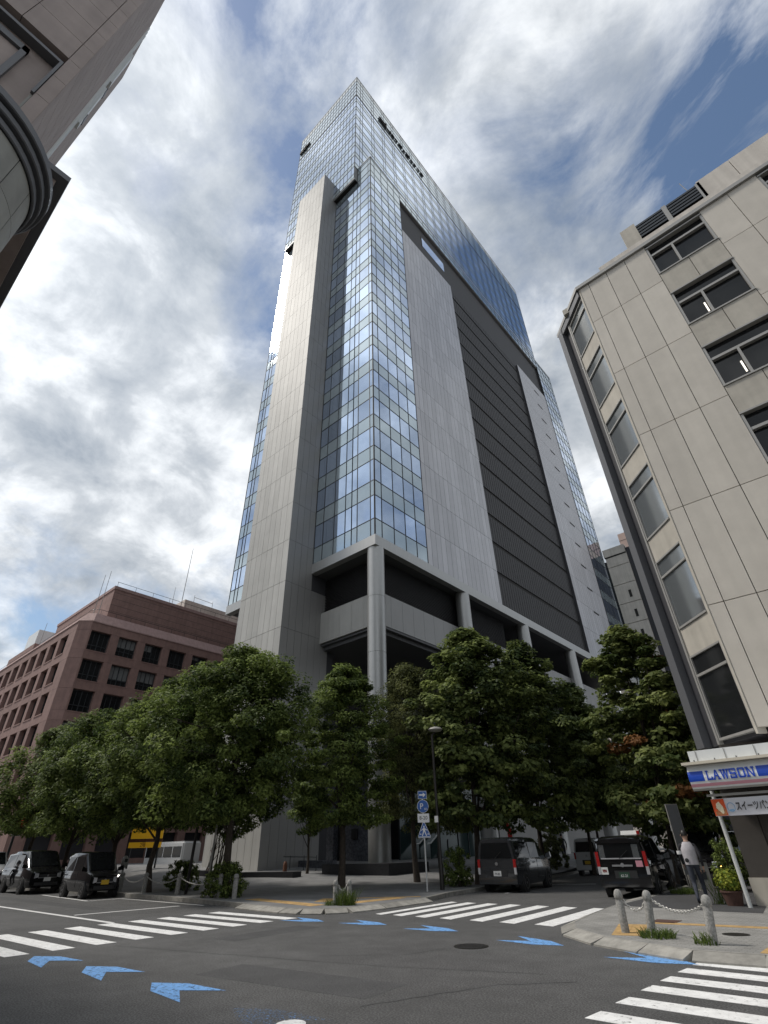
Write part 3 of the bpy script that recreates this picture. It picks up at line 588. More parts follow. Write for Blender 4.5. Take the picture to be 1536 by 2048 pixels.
# chamfer bay, local frame: t along the chamfer (from the main face corner), n outward
c0=Vector((-2.3,19.0)); cd=Vector((-1,1)).normalized(); cn=Vector((-1,-1)).normalized()
def ch(name,mt,t0,t1,n0,n1,z0,z1,par=None):
    P=[c0+cd*t0+cn*n0,c0+cd*t0+cn*n1,c0+cd*t1+cn*n1,c0+cd*t1+cn*n0]; P=[tuple(q) for q in P][::-1]
    mb=MB().prism(P,z0,z1); return mb.build(name,mt,par or cor,loc=None if par is None else (0,0,0))
ch('bay_pier','concrete_grey',0.0,.1,-.25,.03,4.2,26.18); ch('bay_side_pier','alu',1.86,1.95,-.25,.03,4.2,26.18); ch('bay_edge_fin','rim_grey',2.48,2.9,-.6,.16,4.2,26.2); ch('bay_shadow','joint_black',1.95,2.48,-.4,-.3,4.2,26.2)
ch('bay_head','rim_grey',0.1,2.9,-.5,.12,25.75,26.19)
for k in range(6):
    z0=4.3+3.72*k; z1=z0+2.72
    wn=ch('window','alu',.1,.16,-.2,.0,z0,z1)
    for q in ((1.80,1.86,-.2,.0,z0,z1),(.16,1.80,-.2,.01,z1-.06,z1),(.16,1.80,-.2,.02,z0,z0+.07),(.16,1.80,-.2,.01,z0+2.0,z0+2.08)): ch('frame_bar','alu',*q,par=wn)
    ch('pane','glass_grey' if k>0 else 'glass_dark',.14,1.82,-.08,-.06,z0,z1,par=wn)
    ch('bay_spandrel','concrete_grey',.1,1.86,-.2,-.03,z1+.01,z0+3.71)
    n_=ch('side_window','glass_dark',2.02,2.36,-.3,-.26,z0+.1,z1-.1); ch('side_frame','alu',1.96,2.42,-.3,-.2,z0-.05,z0+.1,par=n_); ch('side_spandrel','rim_grey',1.95,2.47,-.36,-.27,z1+.1,z0+3.6)
# rooftop plant
cb('plant_room','concrete_grey',.5,1.3,21,24,26.5,31.2)
for x0,x1 in ((1.3,2.72),(2.97,4.45)):
    for k in range(5): MB().hexa([(x0,21,29.75+.25*k),(x1,21,29.75+.25*k),(x1,21.2,29.85+.25*k),(x0,21.2,29.85+.25*k),(x0,21,29.9+.25*k),(x1,21,29.9+.25*k),(x1,21.2,30+.25*k),(x0,21.2,30+.25*k)]).build('louvre_blade','frame_dark',cor)
    cb('louvre_back','dark_void',x0,x1,21.25,21.4,26.5,31.0); cb('louvre_frame','alu',x1,x1+.22,21.0,21.3,26.5,31.0)
cb('plant_screen','bg_concrete',4.55,6.1,21,21.2,26.5,31.1); cb('plant_screen','bg_concrete',6.13,12,21,21.2,26.5,31.1)
cb('roof_upstand','bg_concrete',-1.2,24,20.9,20.98,26.5,29.4)
MB().tube([(4.1,21.1,31),(4.0,21.1,32.0)],.02,4).build('lightning_rod','alu',cor)
# ground floor shop
cb('shop_wall','shop_wall',-4.02,-3.3,20.0,20.4,.12,3.3); cb('shop_wall_pier','shop_wall',-3.29,-2.7,20.03,20.4,.12,3.3); cb('shop_wall','shop_wall',-4.02,-3.7,20.41,40,.12,3.9)
cb('shop_front_glass','glass_dark',-2.68,6,20.1,20.15,.5,2.9); cb('shop_base','concrete_grey',-2.69,6,20.0,20.3,.12,.5); cb('shop_mullion','frame_dark',-2.7,-2.6,19.98,20.12,.5,3.0)
cb('shop_base_course','concrete_grey',-4.06,-2.7,19.96,20.02,.12,.75)
cb('shop_ceiling','soffit',-4.1,10,18.7,20.4,3.05,3.2); cb('column_stub','shop_wall',-3.7,-2.2,20.4,22,3.2,4.3)
cb('awning_fascia','shop_white',-4.2,10,18.35,18.6,3.56,3.86); cb('awning_lip','cream',-4.42,10,18.15,18.7,3.49,3.56); cb('awning_slab','shop_white',-4.15,10,18.61,21.5,3.56,3.84)
for k in range(14): cb('seam','alu',-4.0+.75*k,-3.985+.75*k,18.335,18.35,3.57,3.85)
for k in range(9): cb('bolt','plastic_black',-4.1+.55*k,-4.08+.55*k,18.33,18.35,3.565,3.62)
cb('shop_rail','alu',-4.1,8,18.5,18.56,2.68,2.74)
nt_=cb('notice','white',-2.45,-1.9,20.07,20.09,1.35,2.0); cb('notice_panel','banner_red',-2.4,-1.95,20.05,20.068,1.75,1.95,par=nt_)
# store sign, a rounded light box
sg=thing('store_sign','curved white store sign with blue slab lettering between two blue bars','sign',(-1,18.3,2.85),world=True)
def srow(z): # bulging section: y as a function of z
    t=(z-2.83)/.66; return 18.40-.17*math.sin(math.pi*min(1,max(0,t*.85+.12)))
def sband(name,mt,x0,x1,z0,z1,off=0,n=8):
    mb=MB(); zz=[z0+(z1-z0)*k/n for k in range(n+1)]
    for a,b in zip(zz,zz[1:]): mb.hexa([(x0,srow(a)-off,a),(x1,srow(a)-off,a),(x1,18.6,a),(x0,18.6,a),(x0,srow(b)-off,b),(x1,srow(b)-off,b),(x1,18.6,b),(x0,18.6,b)])
    return mb.build(name,mt,sg,smooth=35)
sband('light_box','shop_white',-4.35,9,2.83,3.48)
sband('pink_stripe','shop_pink',-4.352,9.002,2.925,3.0,.006,2); sband('grey_stripe','alu',-4.352,9.002,2.83,2.88,.004,1)
sband('blue_bar','shop_blue',-4.354,-3.95,3.06,3.32,.006,4); sband('blue_bar','shop_blue',-2.62,1.2,3.06,3.32,.006,4)
LT={'L':[(0,0,.2,1),(0,.0,.85,.18),(.72,0,.9,.34),(-.08,.86,.34,1)],
 'A':['/',(.24,.32,.72,.46),(-.1,0,.26,.14),(.66,0,1.06,.14)],'W':['W',(-.12,.86,.3,1),(.4,.86,.8,1) ,(.9,.86,1.3,1)],
 'S':[(0,.86,.85,1),(0,.5,.2,1),(0,.43,.85,.58),(.65,0,.85,.5),(0,0,.85,.15),(.68,.7,.85,1),(0,0,.16,.3)],
 'O':[(0,.08,.2,.92),(.66,.08,.86,.92),(.08,0,.78,.16),(.08,.84,.78,1)],'N':[(0,0,.18,1),(.74,0,.92,1),'N',(-.1,.86,.3,1),(-.1,0,.3,.14),(.62,.86,1.02,1)]}
def letter(chr_,x,z,h,wd):
    mb=MB()
    def q(a,b,c,d):   # polygon in unit coords -> extruded on curved face
        P=[a,b,c,d]; i=len(mb.v)
        for (u,v) in P: zz=z+v*h; mb.v.append((x+u*wd,srow(zz)-.034,zz))
        for (u,v) in P: zz=z+v*h; mb.v.append((x+u*wd,srow(zz)+.01,zz))
        mb.f+=[(i,i+1,i+2,i+3),(i+7,i+6,i+5,i+4),(i,i+4,i+5,i+1),(i+1,i+5,i+6,i+2),(i+2,i+6,i+7,i+3),(i+3,i+7,i+4,i)]
    for s_ in LT[chr_]:
        if s_=='/': q((0,0),(.2,0),(.55,1),(.36,1)); q((.76,0),(.97,0),(.6,1),(.42,1))
        elif s_=='W': q((0,1),(.2,1),(.42,0),(.26,0)); q((.26,0),(.42,0),(.66,1),(.52,1)); q((.52,1),(.68,1),(.92,0),(.76,0)); q((.76,0),(.92,0),(1.16,1),(.98,1))
        elif s_=='N': q((0,1),(.22,1),(.92,0),(.7,0))
        else: q((s_[0],s_[1]),(s_[2],s_[1]),(s_[2],s_[3]),(s_[0],s_[3]))
    mb.build('letter','shop_blue',sg)
x=-3.87
for c_,wd,adv in (('L',.16,.165),('A',.17,.2),('W',.165,.225),('S',.19,.205),('O',.2,.215),('N',.19,.22)): letter(c_,x,3.065,.25,wd); x+=adv
bn=thing('store_banner','white fabric banner with a sweets picture and black lettering under the store sign','banner',(-2,18.55,2.2),world=True)
mb=MB()
for k in range(30):
    a=-4.03+.2*k; f=lambda x:.02*math.sin(x*3.1); mb.hexa([(a,18.52+f(a),2.2),(a+.2,18.52+f(a+.2),2.2),(a+.2,18.535+f(a+.2),2.2),(a,18.535+f(a),2.2),(a,18.52,2.62),(a+.2,18.52,2.62),(a+.2,18.535,2.62),(a,18.535,2.62)])
mb.build('cloth','banner_white',bn,smooth=40)
def bp(name,mt,P,off=.03): 
    mb=MB(); n=len(P); mb.v=[(x,18.515-off,z) for x,z in P]; mb.f=[tuple(range(n))]; return mb.build(name,mt,bn)
bp('picture_background','banner_red',[(-4.03,2.21),(-3.71,2.21),(-3.71,2.61),(-4.03,2.61)],.022)
bp('picture_pastry','banner_brown',[(-4.0,2.22),(-3.73,2.22),(-3.72,2.36),(-3.8,2.42),(-3.93,2.44),(-4.0,2.34)],.024); bp('picture_cream','banner_cream',[(-3.95,2.4),(-3.83,2.25),(-3.79,2.27),(-3.78,2.42),(-3.85,2.55),(-3.93,2.5)],.026); bp('picture_tag','banner_red',[(-4.01,2.32),(-3.95,2.31),(-3.94,2.37),(-4.0,2.38)],.027)
mb=MB(); c=(-3.58,2.40); 
for k in range(18):
    a0,a1=2*math.pi*k/18,2*math.pi*(k+1)/18
    mb.quad(*[(c[0]+r*math.cos(a),18.49,c[1]+r*1.15*math.sin(a)) for r,a in ((.085,a0),(.085,a1),(.1,a1),(.1,a0))])
mb.build('round_logo','banner_blue',bn); bp('logo_band','banner_blue',[(-3.64,2.31),(-3.52,2.31),(-3.53,2.35),(-3.63,2.35)],.024)
tx_=text('lettering','スイーツパン発売中',.235,'black',bn,(Vector((-2.83,18.49,2.40))-Vector(bn['wo'])),(R(90),0,0),.004,.018); tx_.scale=(.6,1.0,1)
pt=MB().lathe([(.055,.12),(.055,3.1)],14,(-4.1,19.3)).build('canopy_post','steel_white',None,smooth=40); tag(pt,'pale blue grey steel post under the end of the store canopy','post')
# ================================================================ near building overhead on the left
nb=thing('rounded_corner_building','mauve tiled building with a rounded stone corner and dark cornice, overhead at upper left','building',(-20,-12,0),world=True)
def nbx(name,mt,*b,par=None): return MB().box(*b).build(name,mt,par or nb,loc=None if par is None else (0,0,0))
XN,YN,HN=-8.83,-1.73,34.7
nbx('mass','joint',-15.4,XN-.9,-22,YN-.05,0,HN-.1)
# +X face tile panels with a deep recess
yb=[YN,YN-.31,YN-1.42]+[YN-1.42-1.5*k for k in range(1,8)]; zb=[0]+[17.9-1.215*k for k in range(14,0,-1)]+[17.9+1.215*k for k in range(14)]+[HN]
zb=sorted(z for z in set(zb) if z>=0)
for a,b in zip(yb,yb[1:]):
    for z0,z1 in zip(zb,zb[1:]):
        if b<YN-.32 and z0<18.5 and z1>8: 
            continue
        nbx('tile_panel','tile_mauve',XN-.95,XN,b+.008,a-.008,z0+.008,z1-.008)
nbx('recess_back','tile_mauve',XN-1.0,XN-.24,-12,YN-.33,8,18.9); nbx('recess_head','rim_grey',XN-.3,XN+.02,-12,YN-.32,18.6,18.72); nbx('recess_jamb','rim_grey',XN-.06,XN+.02,YN-.38,YN-.32,16.6,18.6); nbx('recess_side','tile_drum',XN-.3,XN-.06,YN-.36,YN-.32,8,18.6)
nbx('inner_frame','rim_grey',XN-.3,XN-.12,-12,YN-.92,18.05,18.3); nbx('inner_mullion','rim_grey',XN-.3,XN-.12,YN-1.04,YN-.92,8,18.3); nbx('inner_panel','tile_mauve',XN-.3,XN-.2,-12,YN-1.05,8,18.04)
o=nbx('vent_box','rim_grey',XN,XN+.05,YN-.75,YN-.6,23.9,24.2)
# +Y face panels
xb_=[XN-.96,XN-1.9,XN-2.9,-12.5,-12.9,-14,-15.5]
for a,b in zip([XN]+xb_[1:],xb_[1:]):
    for z0,z1 in zip(zb,zb[1:]):
        if abs(a+12.5)<.01: continue
        nbx('tile_panel','tile_mauve',b+.008,min(a,XN-.955 if False else a)-.008,YN-.045,YN,z0+.008,z1-.008)
nbx('slit_glass','glass_dark',-12.88,-12.52,YN-.3,YN-.2,3,HN-.3)
for x in (-12.9,-12.7,-12.5): nbx('slit_fin','shop_white',x-.03,x+.03,YN-.1,YN+.05,16,HN-.5)
for z in (24.6,27.3): nbx('balcony_bracket','frame_dark',-13.3,-13.0,YN,YN+.14,z,z+.45)
for z in (24.0,28.2): nbx('louvre_panel','shop_white',-13.2,-12.9,YN,YN+.12,z,z+3.5)
nbx('roof_edge','tile_mauve',-15.5,XN,-22,YN,HN-.1,HN)
# low wing with eave
nbx('wing','tile_mauve',-90,-15.5,-22,YN-.02,0,15.4); nbx('eave_slab','rim_grey',-90,-9.5,YN,-.68,15.55,15.75); nbx('eave_fascia','tile_mauve',-90,-9.7,YN+.3,-.9,15.35,15.55); nbx('eave_roof','rim_grey',-90,-15.5,-22,YN,15.55,15.75)
# rounded stone corner
DC=(-8.2,-2.2)
MB().lathe([(1.34,0),(1.34,11.8)],40,DC).build('drum_core','joint',nb)
ns_=16
for k in range(ns_):
    a0,a1=2*math.pi*k/ns_+.006,2*math.pi*(k+1)/ns_-.006
    for z0,z1 in ((.12,2.6),(2.6,5.4),(5.4,8.2),(8.2,10.9),(10.9,11.8)):
        m_=5; A=[a0+(a1-a0)*j/m_ for j in range(m_+1)]
        P=[(DC[0]+1.4*math.cos(t),DC[1]+1.4*math.sin(t)) for t in A]+[(DC[0]+1.33*math.cos(t),DC[1]+1.33*math.sin(t)) for t in A[::-1]]
        MB().prism(P,z0+.006,z1-.006).build('stone_slab','tile_drum',nb,smooth=30)
for r_,z0,z1 in ((1.46,11.8,11.96),(1.53,12.0,12.16),(1.6,12.2,12.4)): MB().lathe([(1.2,z0),(r_-.02,z0),(r_,z0+.02),(r_,z1-.02),(r_-.02,z1),(1.2,z1)],48,DC).build('cornice_ring','rim_grey',nb,smooth=40)
MB().lathe([(1.42,11.8),(1.42,12.38)],40,DC).build('cornice_core','joint',nb)
# ================================================================ trees and plants
def leaf_mesh(name,centers,norms,size,aspect,tone,mats,mi=None):
    n=len(centers); up=rng.normal(size=(n,3)); t=np.cross(norms,up); t/=np.linalg.norm(t,axis=1)[:,None]+1e-9; b=np.cross(norms,t)
    s=(size*rng.uniform(.65,1.35,n))[:,None]; drop=norms*s*.12
    v=np.stack([centers-t*s*.5,centers+b*s*aspect*.5-drop*.3,centers+t*s*.5-drop,centers-b*s*aspect*.5-drop*.3],1).reshape(-1,3)
    m=bpy.data.meshes.new(name); m.vertices.add(4*n); m.vertices.foreach_set('co',v.ravel()); m.loops.add(4*n); m.loops.foreach_set('vertex_index',np.arange(4*n,dtype=np.int32))
    m.polygons.add(n); m.polygons.foreach_set('loop_start',np.arange(0,4*n,4,dtype=np.int32)); 
    if mi is not None: m.polygons.foreach_set('material_index',mi.astype(np.int32))
    m.update(calc_edges=True); a=m.attributes.new('tone','FLOAT','FACE'); a.data.foreach_set('value',tone.astype(np.float32))
    for q in mats: m.materials.append(MATS[q])
    return m
PROF={'round':lambda h:np.sqrt(np.clip(1-(2*h-1)**2,0,1))**.8,'dome':lambda h:np.where(h<.35,.72+.8*h,np.sqrt(np.clip(1-((h-.35)/.65)**2,0,1))),'cone':lambda h:np.clip(np.where(h<.15,.7+2*h,1.06-(h-.12)*.98),.06,1),'oval':lambda h:np.where(h<.4,.75+.6*h,np.clip(1-((h-.4)/.62)**2.2,0,1))}
def crown_pts(base,z0,z1,wd,prof,nclump,per,cr,flat,seed,gap=.0):
    r=np.random.default_rng(seed); h=r.beta(1.25,1.15,nclump); a=r.uniform(0,2*math.pi,nclump); q=np.sqrt(r.uniform(.05,1,nclump)); lump=1+.22*np.sin(a*3+seed)+.14*np.sin(a*5+h*9)
    rad=PROF[prof](h)*wd/2*q*lump*.92
    c=np.stack([base[0]+rad*np.cos(a),base[1]+rad*np.sin(a),z0+(z1-z0)*h],1)
    cs=cr*r.uniform(.6,1.3,nclump)
    d=r.normal(size=(nclump,per,3)); d/=np.linalg.norm(d,axis=2)[:,:,None]; d*=r.uniform(.35,1,(nclump,per,1))**.5
    p=c[:,None,:]+d*cs[:,None,None]*np.array([1,1,flat])
    out=c-np.array([base[0],base[1],z0+(z1-z0)*.35]); out/=np.linalg.norm(out,axis=1)[:,None]+1e-6
    n=d*.7+out[:,None,:]*.35+np.array([0,0,.75])+r.normal(size=d.shape)*.38
    n=n.reshape(-1,3); n/=np.linalg.norm(n,axis=1)[:,None]
    tone=np.clip(.38+.25*r.normal(size=nclump)[:,None]+.2*r.normal(size=(nclump,per)),0,1).ravel()
    return c,p.reshape(-1,3),n,tone
def tree(name,label,x,y,z0,z1,wd,prof='dome',mt='leaf_dense',nclump=230,per=75,leaf=.15,asp=.5,cr=.55,flat=.7,tr=.16,lean=(0,0),seed=1,group='street trees',extra=None,stems=1,zb=None):
    zb=zg(x,y) if zb is None else zb
    t=thing(name,label,'tree',(x,y,zb),group=group)
    cx,cy=lean
    c,p,n,tone=crown_pts((cx,cy),z0-zb,z1-zb,wd,prof,nclump,per,cr,flat,seed)
    mats=[mt]; mi=None
    if extra:
        mats=[mt,extra[0]]; rr=np.random.default_rng(seed+5); pick=np.zeros(nclump,bool); k=rr.choice(nclump,extra[1],replace=False); pick[k]=True; mi=np.repeat(pick,per)
    ob('crown',leaf_mesh('crown',p,n,np.full(len(p),leaf),asp,tone,mats,mi),None,t,loc=(0,0,0))
    mb=MB(); H=z0-zb; rr=random.Random(seed)
    for s_ in range(stems):
        ox,oy=(rr.uniform(-.25,.25),rr.uniform(-.25,.25)) if stems>1 else (0,0); top=H+(z1-z0)*.62; tx,ty=cx*.8+ox*2.5,cy*.8+oy*2.5
        pts=[]; rad=[]
        for k in range(8):
            f=k/7; pts.append((ox+(tx-ox)*f+rr.uniform(-.07,.07),oy+(ty-oy)*f+rr.uniform(-.07,.07),-.05+(top+.05)*f)); rad.append(tr*(1.25 if k==0 else 1)*(1-.72*f))
        mb.tube(pts,rad,8)
        for k in range(14 if stems==1 else 4):
            g_=c[rr.randrange(len(c))]; f=.35+.55*rr.random(); a=Vector(pts[int(f*7)]); b=Vector(g_); 
            if b.z<a.z+.2: b.z=a.z+.4
            m_=(a+b)/2+Vector((0,0,-.15)); mb.tube([a,m_,b],[tr*.42*(1-f*.5),tr*.28,tr*.08],5)
    mb.build('trunk','bark',t,smooth=60,loc=(0,0,0))
    return t
tree('broadleaf_tree','large dense evergreen tree with the widest crown, left of the tower stair fin',-23.4,15.75,2.9,10.8,7.91,'dome','leaf_dense',493,163,0.171,.5,.6,.7,.19,(-.3,-.2),1)
tree('broadleaf_tree','dense evergreen tree rising directly behind the parked black kei car',-29.6,15.4,3.0,10.5,6.33,'dome','leaf_dense',373,144,0.171,.5,.6,.7,.16,(0,0),2)
tree('broadleaf_tree','dense evergreen tree between the kei car tree and the leftmost trees',-35.2,15.9,2.8,9.9,7.01,'dome','leaf_dense',358,134,0.192,.5,.65,.7,.16,(0,0),3)
tree('broadleaf_tree','evergreen street tree above the black minivan',-42.2,16.0,2.8,10.6,7.23,'dome','leaf_dense',328,124,0.202,.5,.7,.7,.16,(0,0),4)
tree('broadleaf_tree','leftmost evergreen street tree, cut by the left edge of the picture',-50,16.2,3.2,10.6,7.01,'dome','leaf_dense',299,116,0.221,.5,.75,.7,.17,(0,0),14)
tree('layered_tree','layered evergreen tree with dark trunk directly before the corner column',-21.3,20.7,2.6,10.6,5.99,'oval','leaf_dense',343,144,0.171,.45,.55,.45,.17,(0,0),5)
tree('olive_tree','dull olive tree just right of the corner column',-20.0,24.8,3.0,11.2,5.42,'oval','leaf_olive',343,116,0.151,.4,.55,.6,.15,(0,0),6)
tree('plaza_tree','tall broad leaved plaza tree standing behind the grey van',-16.9,25.9,2.4,12.9,7.3,'oval','leaf_broad',403,105,0.252,.62,.65,.5,.17,(.5,.3),7)
tree('plaza_tree','broad leaved plaza tree second along the right street from the corner',-16.2,31.4,2.4,13.2,5.88,'oval','leaf_broad',313,100,0.262,.62,.65,.5,.15,(.6,.3),8)
tree('plaza_tree','slender broad leaved plaza tree third along the right street, over the silver van',-15.9,37.4,2.6,11.6,4.97,'oval','leaf_broad',224,95,0.272,.6,.65,.5,.12,(.7,.3),9)
tree('plaza_tree','thin plaza tree farthest along the right street on the tower side',-18.2,44.5,2.8,11.5,4.75,'oval','leaf_broad',194,86,0.293,.6,.65,.5,.12,(.3,.2),19)
tree('turning_tree','tall broad leaved tree with a few orange leaves on the right pavement behind the taxi',-8.85,29.9,1.7,11.9,6.0,'oval','leaf_turn',253,105,0.272,.6,.62,.45,.13,(.5,0),10,extra=('leaf_orange',9),zb=.12)
tree('turning_tree','lower leafy tree on the right pavement close behind the tree with orange leaves',-9.6,36.5,1.4,9.0,5.20,'oval','leaf_broad',172,95,0.272,.6,.65,.5,.12,(.4,0),20,zb=.12)
tree('small_tree','small slim plaza tree left of the layered evergreen',-28.2,24.6,2.6,6.4,2.94,'round','leaf_dense',104,116,0.141,.5,.45,.6,.08,(0,0),11)
tree('multi_stem_tree','young tree with a fan of thin stems beside the leaning grey pole',-25.6,16.6,2.3,5.2,3.28,'round','leaf_dense',119,116,0.151,.45,.5,.6,.045,(.2,.2),12,stems=7)
tree('multi_stem_tree','thin two stemmed young tree right of the silver van',-13.4,40.0,3.0,7.0,3.39,'round','leaf_olive',89,105,0.202,.45,.5,.6,.05,(.3,0),13,stems=3,zb=.13)
tree('multi_stem_tree','thin young tree behind the roof of the taxi',-12.2,44.0,3.0,7.2,3.39,'round','leaf_olive',89,105,0.221,.45,.5,.6,.05,(.3,0),23,stems=3,zb=.13)
tree('shade_tree','dark plaza tree deep under the tower overhang behind the olive tree',-23.6,31.8,2.5,9.0,5.08,'oval','leaf_olive',224,105,0.171,.45,.6,.6,.12,(0,0),15)
def shrub(name,label,x,y,z,rx,ry,h,mt,ncl,per,leaf,seed,cat='shrub',asp=.5,group=None,cr=.16):
    t=thing(name,label,cat,(x,y,z),group=group); r=np.random.default_rng(seed)
    a=r.uniform(0,2*math.pi,ncl); q=np.sqrt(r.uniform(0,1,ncl)); hh=r.uniform(.08,1,ncl); f=np.sqrt(1-.75*hh**2)
    c=np.stack([q*f*rx*np.cos(a),q*f*ry*np.sin(a),hh*h],1); d=r.normal(size=(ncl,per,3)); d/=np.linalg.norm(d,axis=2)[:,:,None]
    p=(c[:,None]+d*cr*r.uniform(.3,1,(ncl,per,1))).reshape(-1,3); p[:,2]=np.maximum(p[:,2],.02); n=(d+np.array([0,0,.8])+r.normal(size=d.shape)*.4).reshape(-1,3); n/=np.linalg.norm(n,axis=1)[:,None]
    ob('foliage',leaf_mesh('foliage',p,n,np.full(len(p),leaf),asp,np.clip(.4+.28*r.normal(size=len(p)),0,1),[mt]),None,t,loc=(0,0,0))
    mb=MB()
    for k in range(9): b=c[r.integers(ncl)]; mb.tube([(b[0]*.15,b[1]*.15,-.02),tuple(b*.6),tuple(b)],[.018,.012,.006],4)
    mb.build('stems','bark',t,loc=(0,0,0)); return t
shrub('shrub','wide green bush on the kerb between two bollards under the large tree',-22.6,15.2,.13,1.1,.8,1.15,'leaf_dense',110,45,.1,31)
shrub('shrub','dark bush pressed against the left side of the grey van',-16.9,24.1,.13,.7,.9,1.5,'leaf_dense',90,45,.11,32)
shrub('shrub','low hedge mound on the plaza ahead of the grey van',-18.3,34.6,.14,1.0,2.0,1.7,'leaf_olive',110,45,.14,33)
shrub('shrub','rounded olive hedge mound between grey van and silver van',-19.3,39.0,.14,1.0,1.6,2.1,'leaf_olive',110,45,.15,34)
shrub('shrub','dark shrub at the foot of the kei car tree',-29.3,17.0,.13,1.4,.8,1.2,'leaf_dense',90,45,.12,35)
shrub('shrub','dark leafy shrub on the right pavement beside the canopy post',-5.6,25.5,.12,.6,1.4,1.5,'leaf_dense',90,45,.11,36)
pot=thing('potted_plant','lime green leafy plant in a reddish pot against the store wall','plant',(-4.55,19.75,.12))
MB().lathe([(.2,0),(.27,.3),(.29,.3),(.29,.34),(.24,.34),(.23,.28)],16).build('pot','terracotta',pot,smooth=40,loc=(0,0,0))
r=np.random.default_rng(41); d=r.normal(size=(900,3)); d/=np.linalg.norm(d,axis=1)[:,None]; p=d*np.array([.36,.36,.3])*r.uniform(.4,1,(900,1))+np.array([0,0,.58]); n=d+np.array([0,0,.5])+r.normal(size=d.shape)*.3; n/=np.linalg.norm(n,axis=1)[:,None]
ob('foliage',leaf_mesh('foliage',p,n,np.full(900,.085),.6,r.uniform(0,1,900),['leaf_lime']),None,pot,loc=(0,0,0))
def tuft(label,x,y,z,rad,h,nb_,seed,name='weed_tuft'):
    r=np.random.default_rng(seed); mb=MB()
    for k in range(nb_):
        a=r.uniform(0,6.28); q=rad*math.sqrt(r.uniform(0,1)); b=Vector((x+q*math.cos(a),y+q*math.sin(a),z-.01)); hh=h*r.uniform(.4,1); ln=Vector((r.normal()*.35,r.normal()*.35,1)); w=Vector((r.normal(),r.normal(),0)).normalized()*.008
        m_=b+ln*hh*.6; e=b+ln*hh+Vector((r.normal()*.05,r.normal()*.05,-hh*.1)); mb.quad(b-w,b+w,m_+w*.9,m_-w*.9); mb.quad(m_-w*.9,m_+w*.9,e+w*.2,e-w*.2)
    o=mb.build(name,'grass'); at=o.data.attributes.new('tone','FLOAT','FACE'); at.data.foreach_set('value',np.repeat(r.uniform(0,1,nb_),2).astype(np.float32)); tag(o,label,'weeds'); return o
tuft('tall weeds growing round the two small bollards at the crossing corner',-15.0,14.85,.1,.32,.62,260,51); tuft('low weeds at the foot of the left small bollard of the crossing pair',-15.45,14.6,.1,.22,.25,160,52)
tuft('weeds round the base of the middle leaning bollard',-4.45,12.75,.11,.32,.2,320,53); tuft('sparse weeds at the base of the rightmost leaning bollard',-3.5,12.35,.11,.2,.22,120,54); tuft('grass tuft on the right kerb beside the taxi',-6.9,23.5,.12,.45,.25,340,55)
tuft('long thin grass blades leaning out of the store front planting',-4.95,20.1,.12,.25,.85,60,56,'ornamental_grass')
# ================================================================ bollards, chains, posts
def bollard(label,x,y,z,tilt=(0,0),h=.71,r=.078,group=None):
    o=MB().lathe([(r*1.05,-.1),(r,0),(r,h-.2),(r*.9,h-.185),(r*.9,h-.165),(r*1.08,h-.15),(r*1.1,h-.09),(r*.85,h-.03),(r*.4,h-.003),(0.01,h)],20).build('bollard','granite',None,smooth=50,loc=(x,y,z)); o.rotation_euler=(tilt[0],tilt[1],0); tag(o,label,'bollard',group); return o
def chain(label,a,b,sag,group=None,lk=.05):
    a,b=Vector(a),Vector(b); L=(b-a).length; n=max(6,int(L*1.12/lk)); pts=[a+(b-a)*t+Vector((0,0,-sag*4*t*(1-t))) for t in [k/n for k in range(n+1)]]
    mb=MB()
    for k,(p,q) in enumerate(zip(pts,pts[1:])):
        d=(q-p).normalized(); s=d.cross(Vector((0,0,1))).normalized(); u=s if k%2 else d.cross(s); c=(p+q)/2; l=(q-p).length*.68
        ring=[c+d*(l*math.cos(t))+u*(.02*math.sin(t)) for t in [2*math.pi*j/7 for j in range(8)]]; mb.tube(ring,.0095,4)
    o=mb.build('chain','chain'); tag(o,label,'chain',group); return o
G='granite bollards'
bollard('left bollard of the chained trio on the right corner',-5.16,13.05,.12,(0,.02),group=G); bollard('middle leaning bollard of the chained trio on the right corner',-4.66,13.1,.12,(.05,.14),group=G); bollard('right leaning bollard of the chained trio, nearest the zebra stripes',-3.4,12.38,.12,(.03,.16),group=G)
chain('white chain hanging between the left and middle bollards of the trio',(-5.10,13.06,.68),(-4.62,13.12,.68),.2); chain('white chain hanging between the middle and right bollards of the trio',(-4.52,13.08,.68),(-3.36,12.4,.68),.16)
bollard('left one of the pair of small bollards at the tower corner',-15.38,14.72,.1,group=G); bollard('right one of the pair of small bollards, in tall weeds',-15.0,15.0,.1,group=G); chain('short white chain between the two small bollards at the tower corner',(-15.3,14.78,.66),(-15.08,14.95,.66),.15)
bl=[(-21.2,14.75),(-22.6,14.95),(-25.9,14.95),(-29.1,15.0),(-31.8,15.1)]
lb=['bollard standing just right of the kerbside bush','bollard hidden in the left of the kerbside bush','third bollard left of the kerbside bush, by the dark pole','bollard beside the trunk of the kei car tree','bollard nearest the parked kei car']
for (x,y),l in zip(bl,lb): bollard(l,x,y,.13,group=G,r=.095,h=.82)
for (a,b),l in zip(zip(bl[1:],bl[2:]),('chain running from the bush to the dark pole bollard','chain between dark pole bollard and kei car tree bollard','chain ending at the bollard nearest the kei car')): chain(l,(a[0]-.1,a[1],.78),(b[0]+.1,b[1],.78),.24,lk=.09)
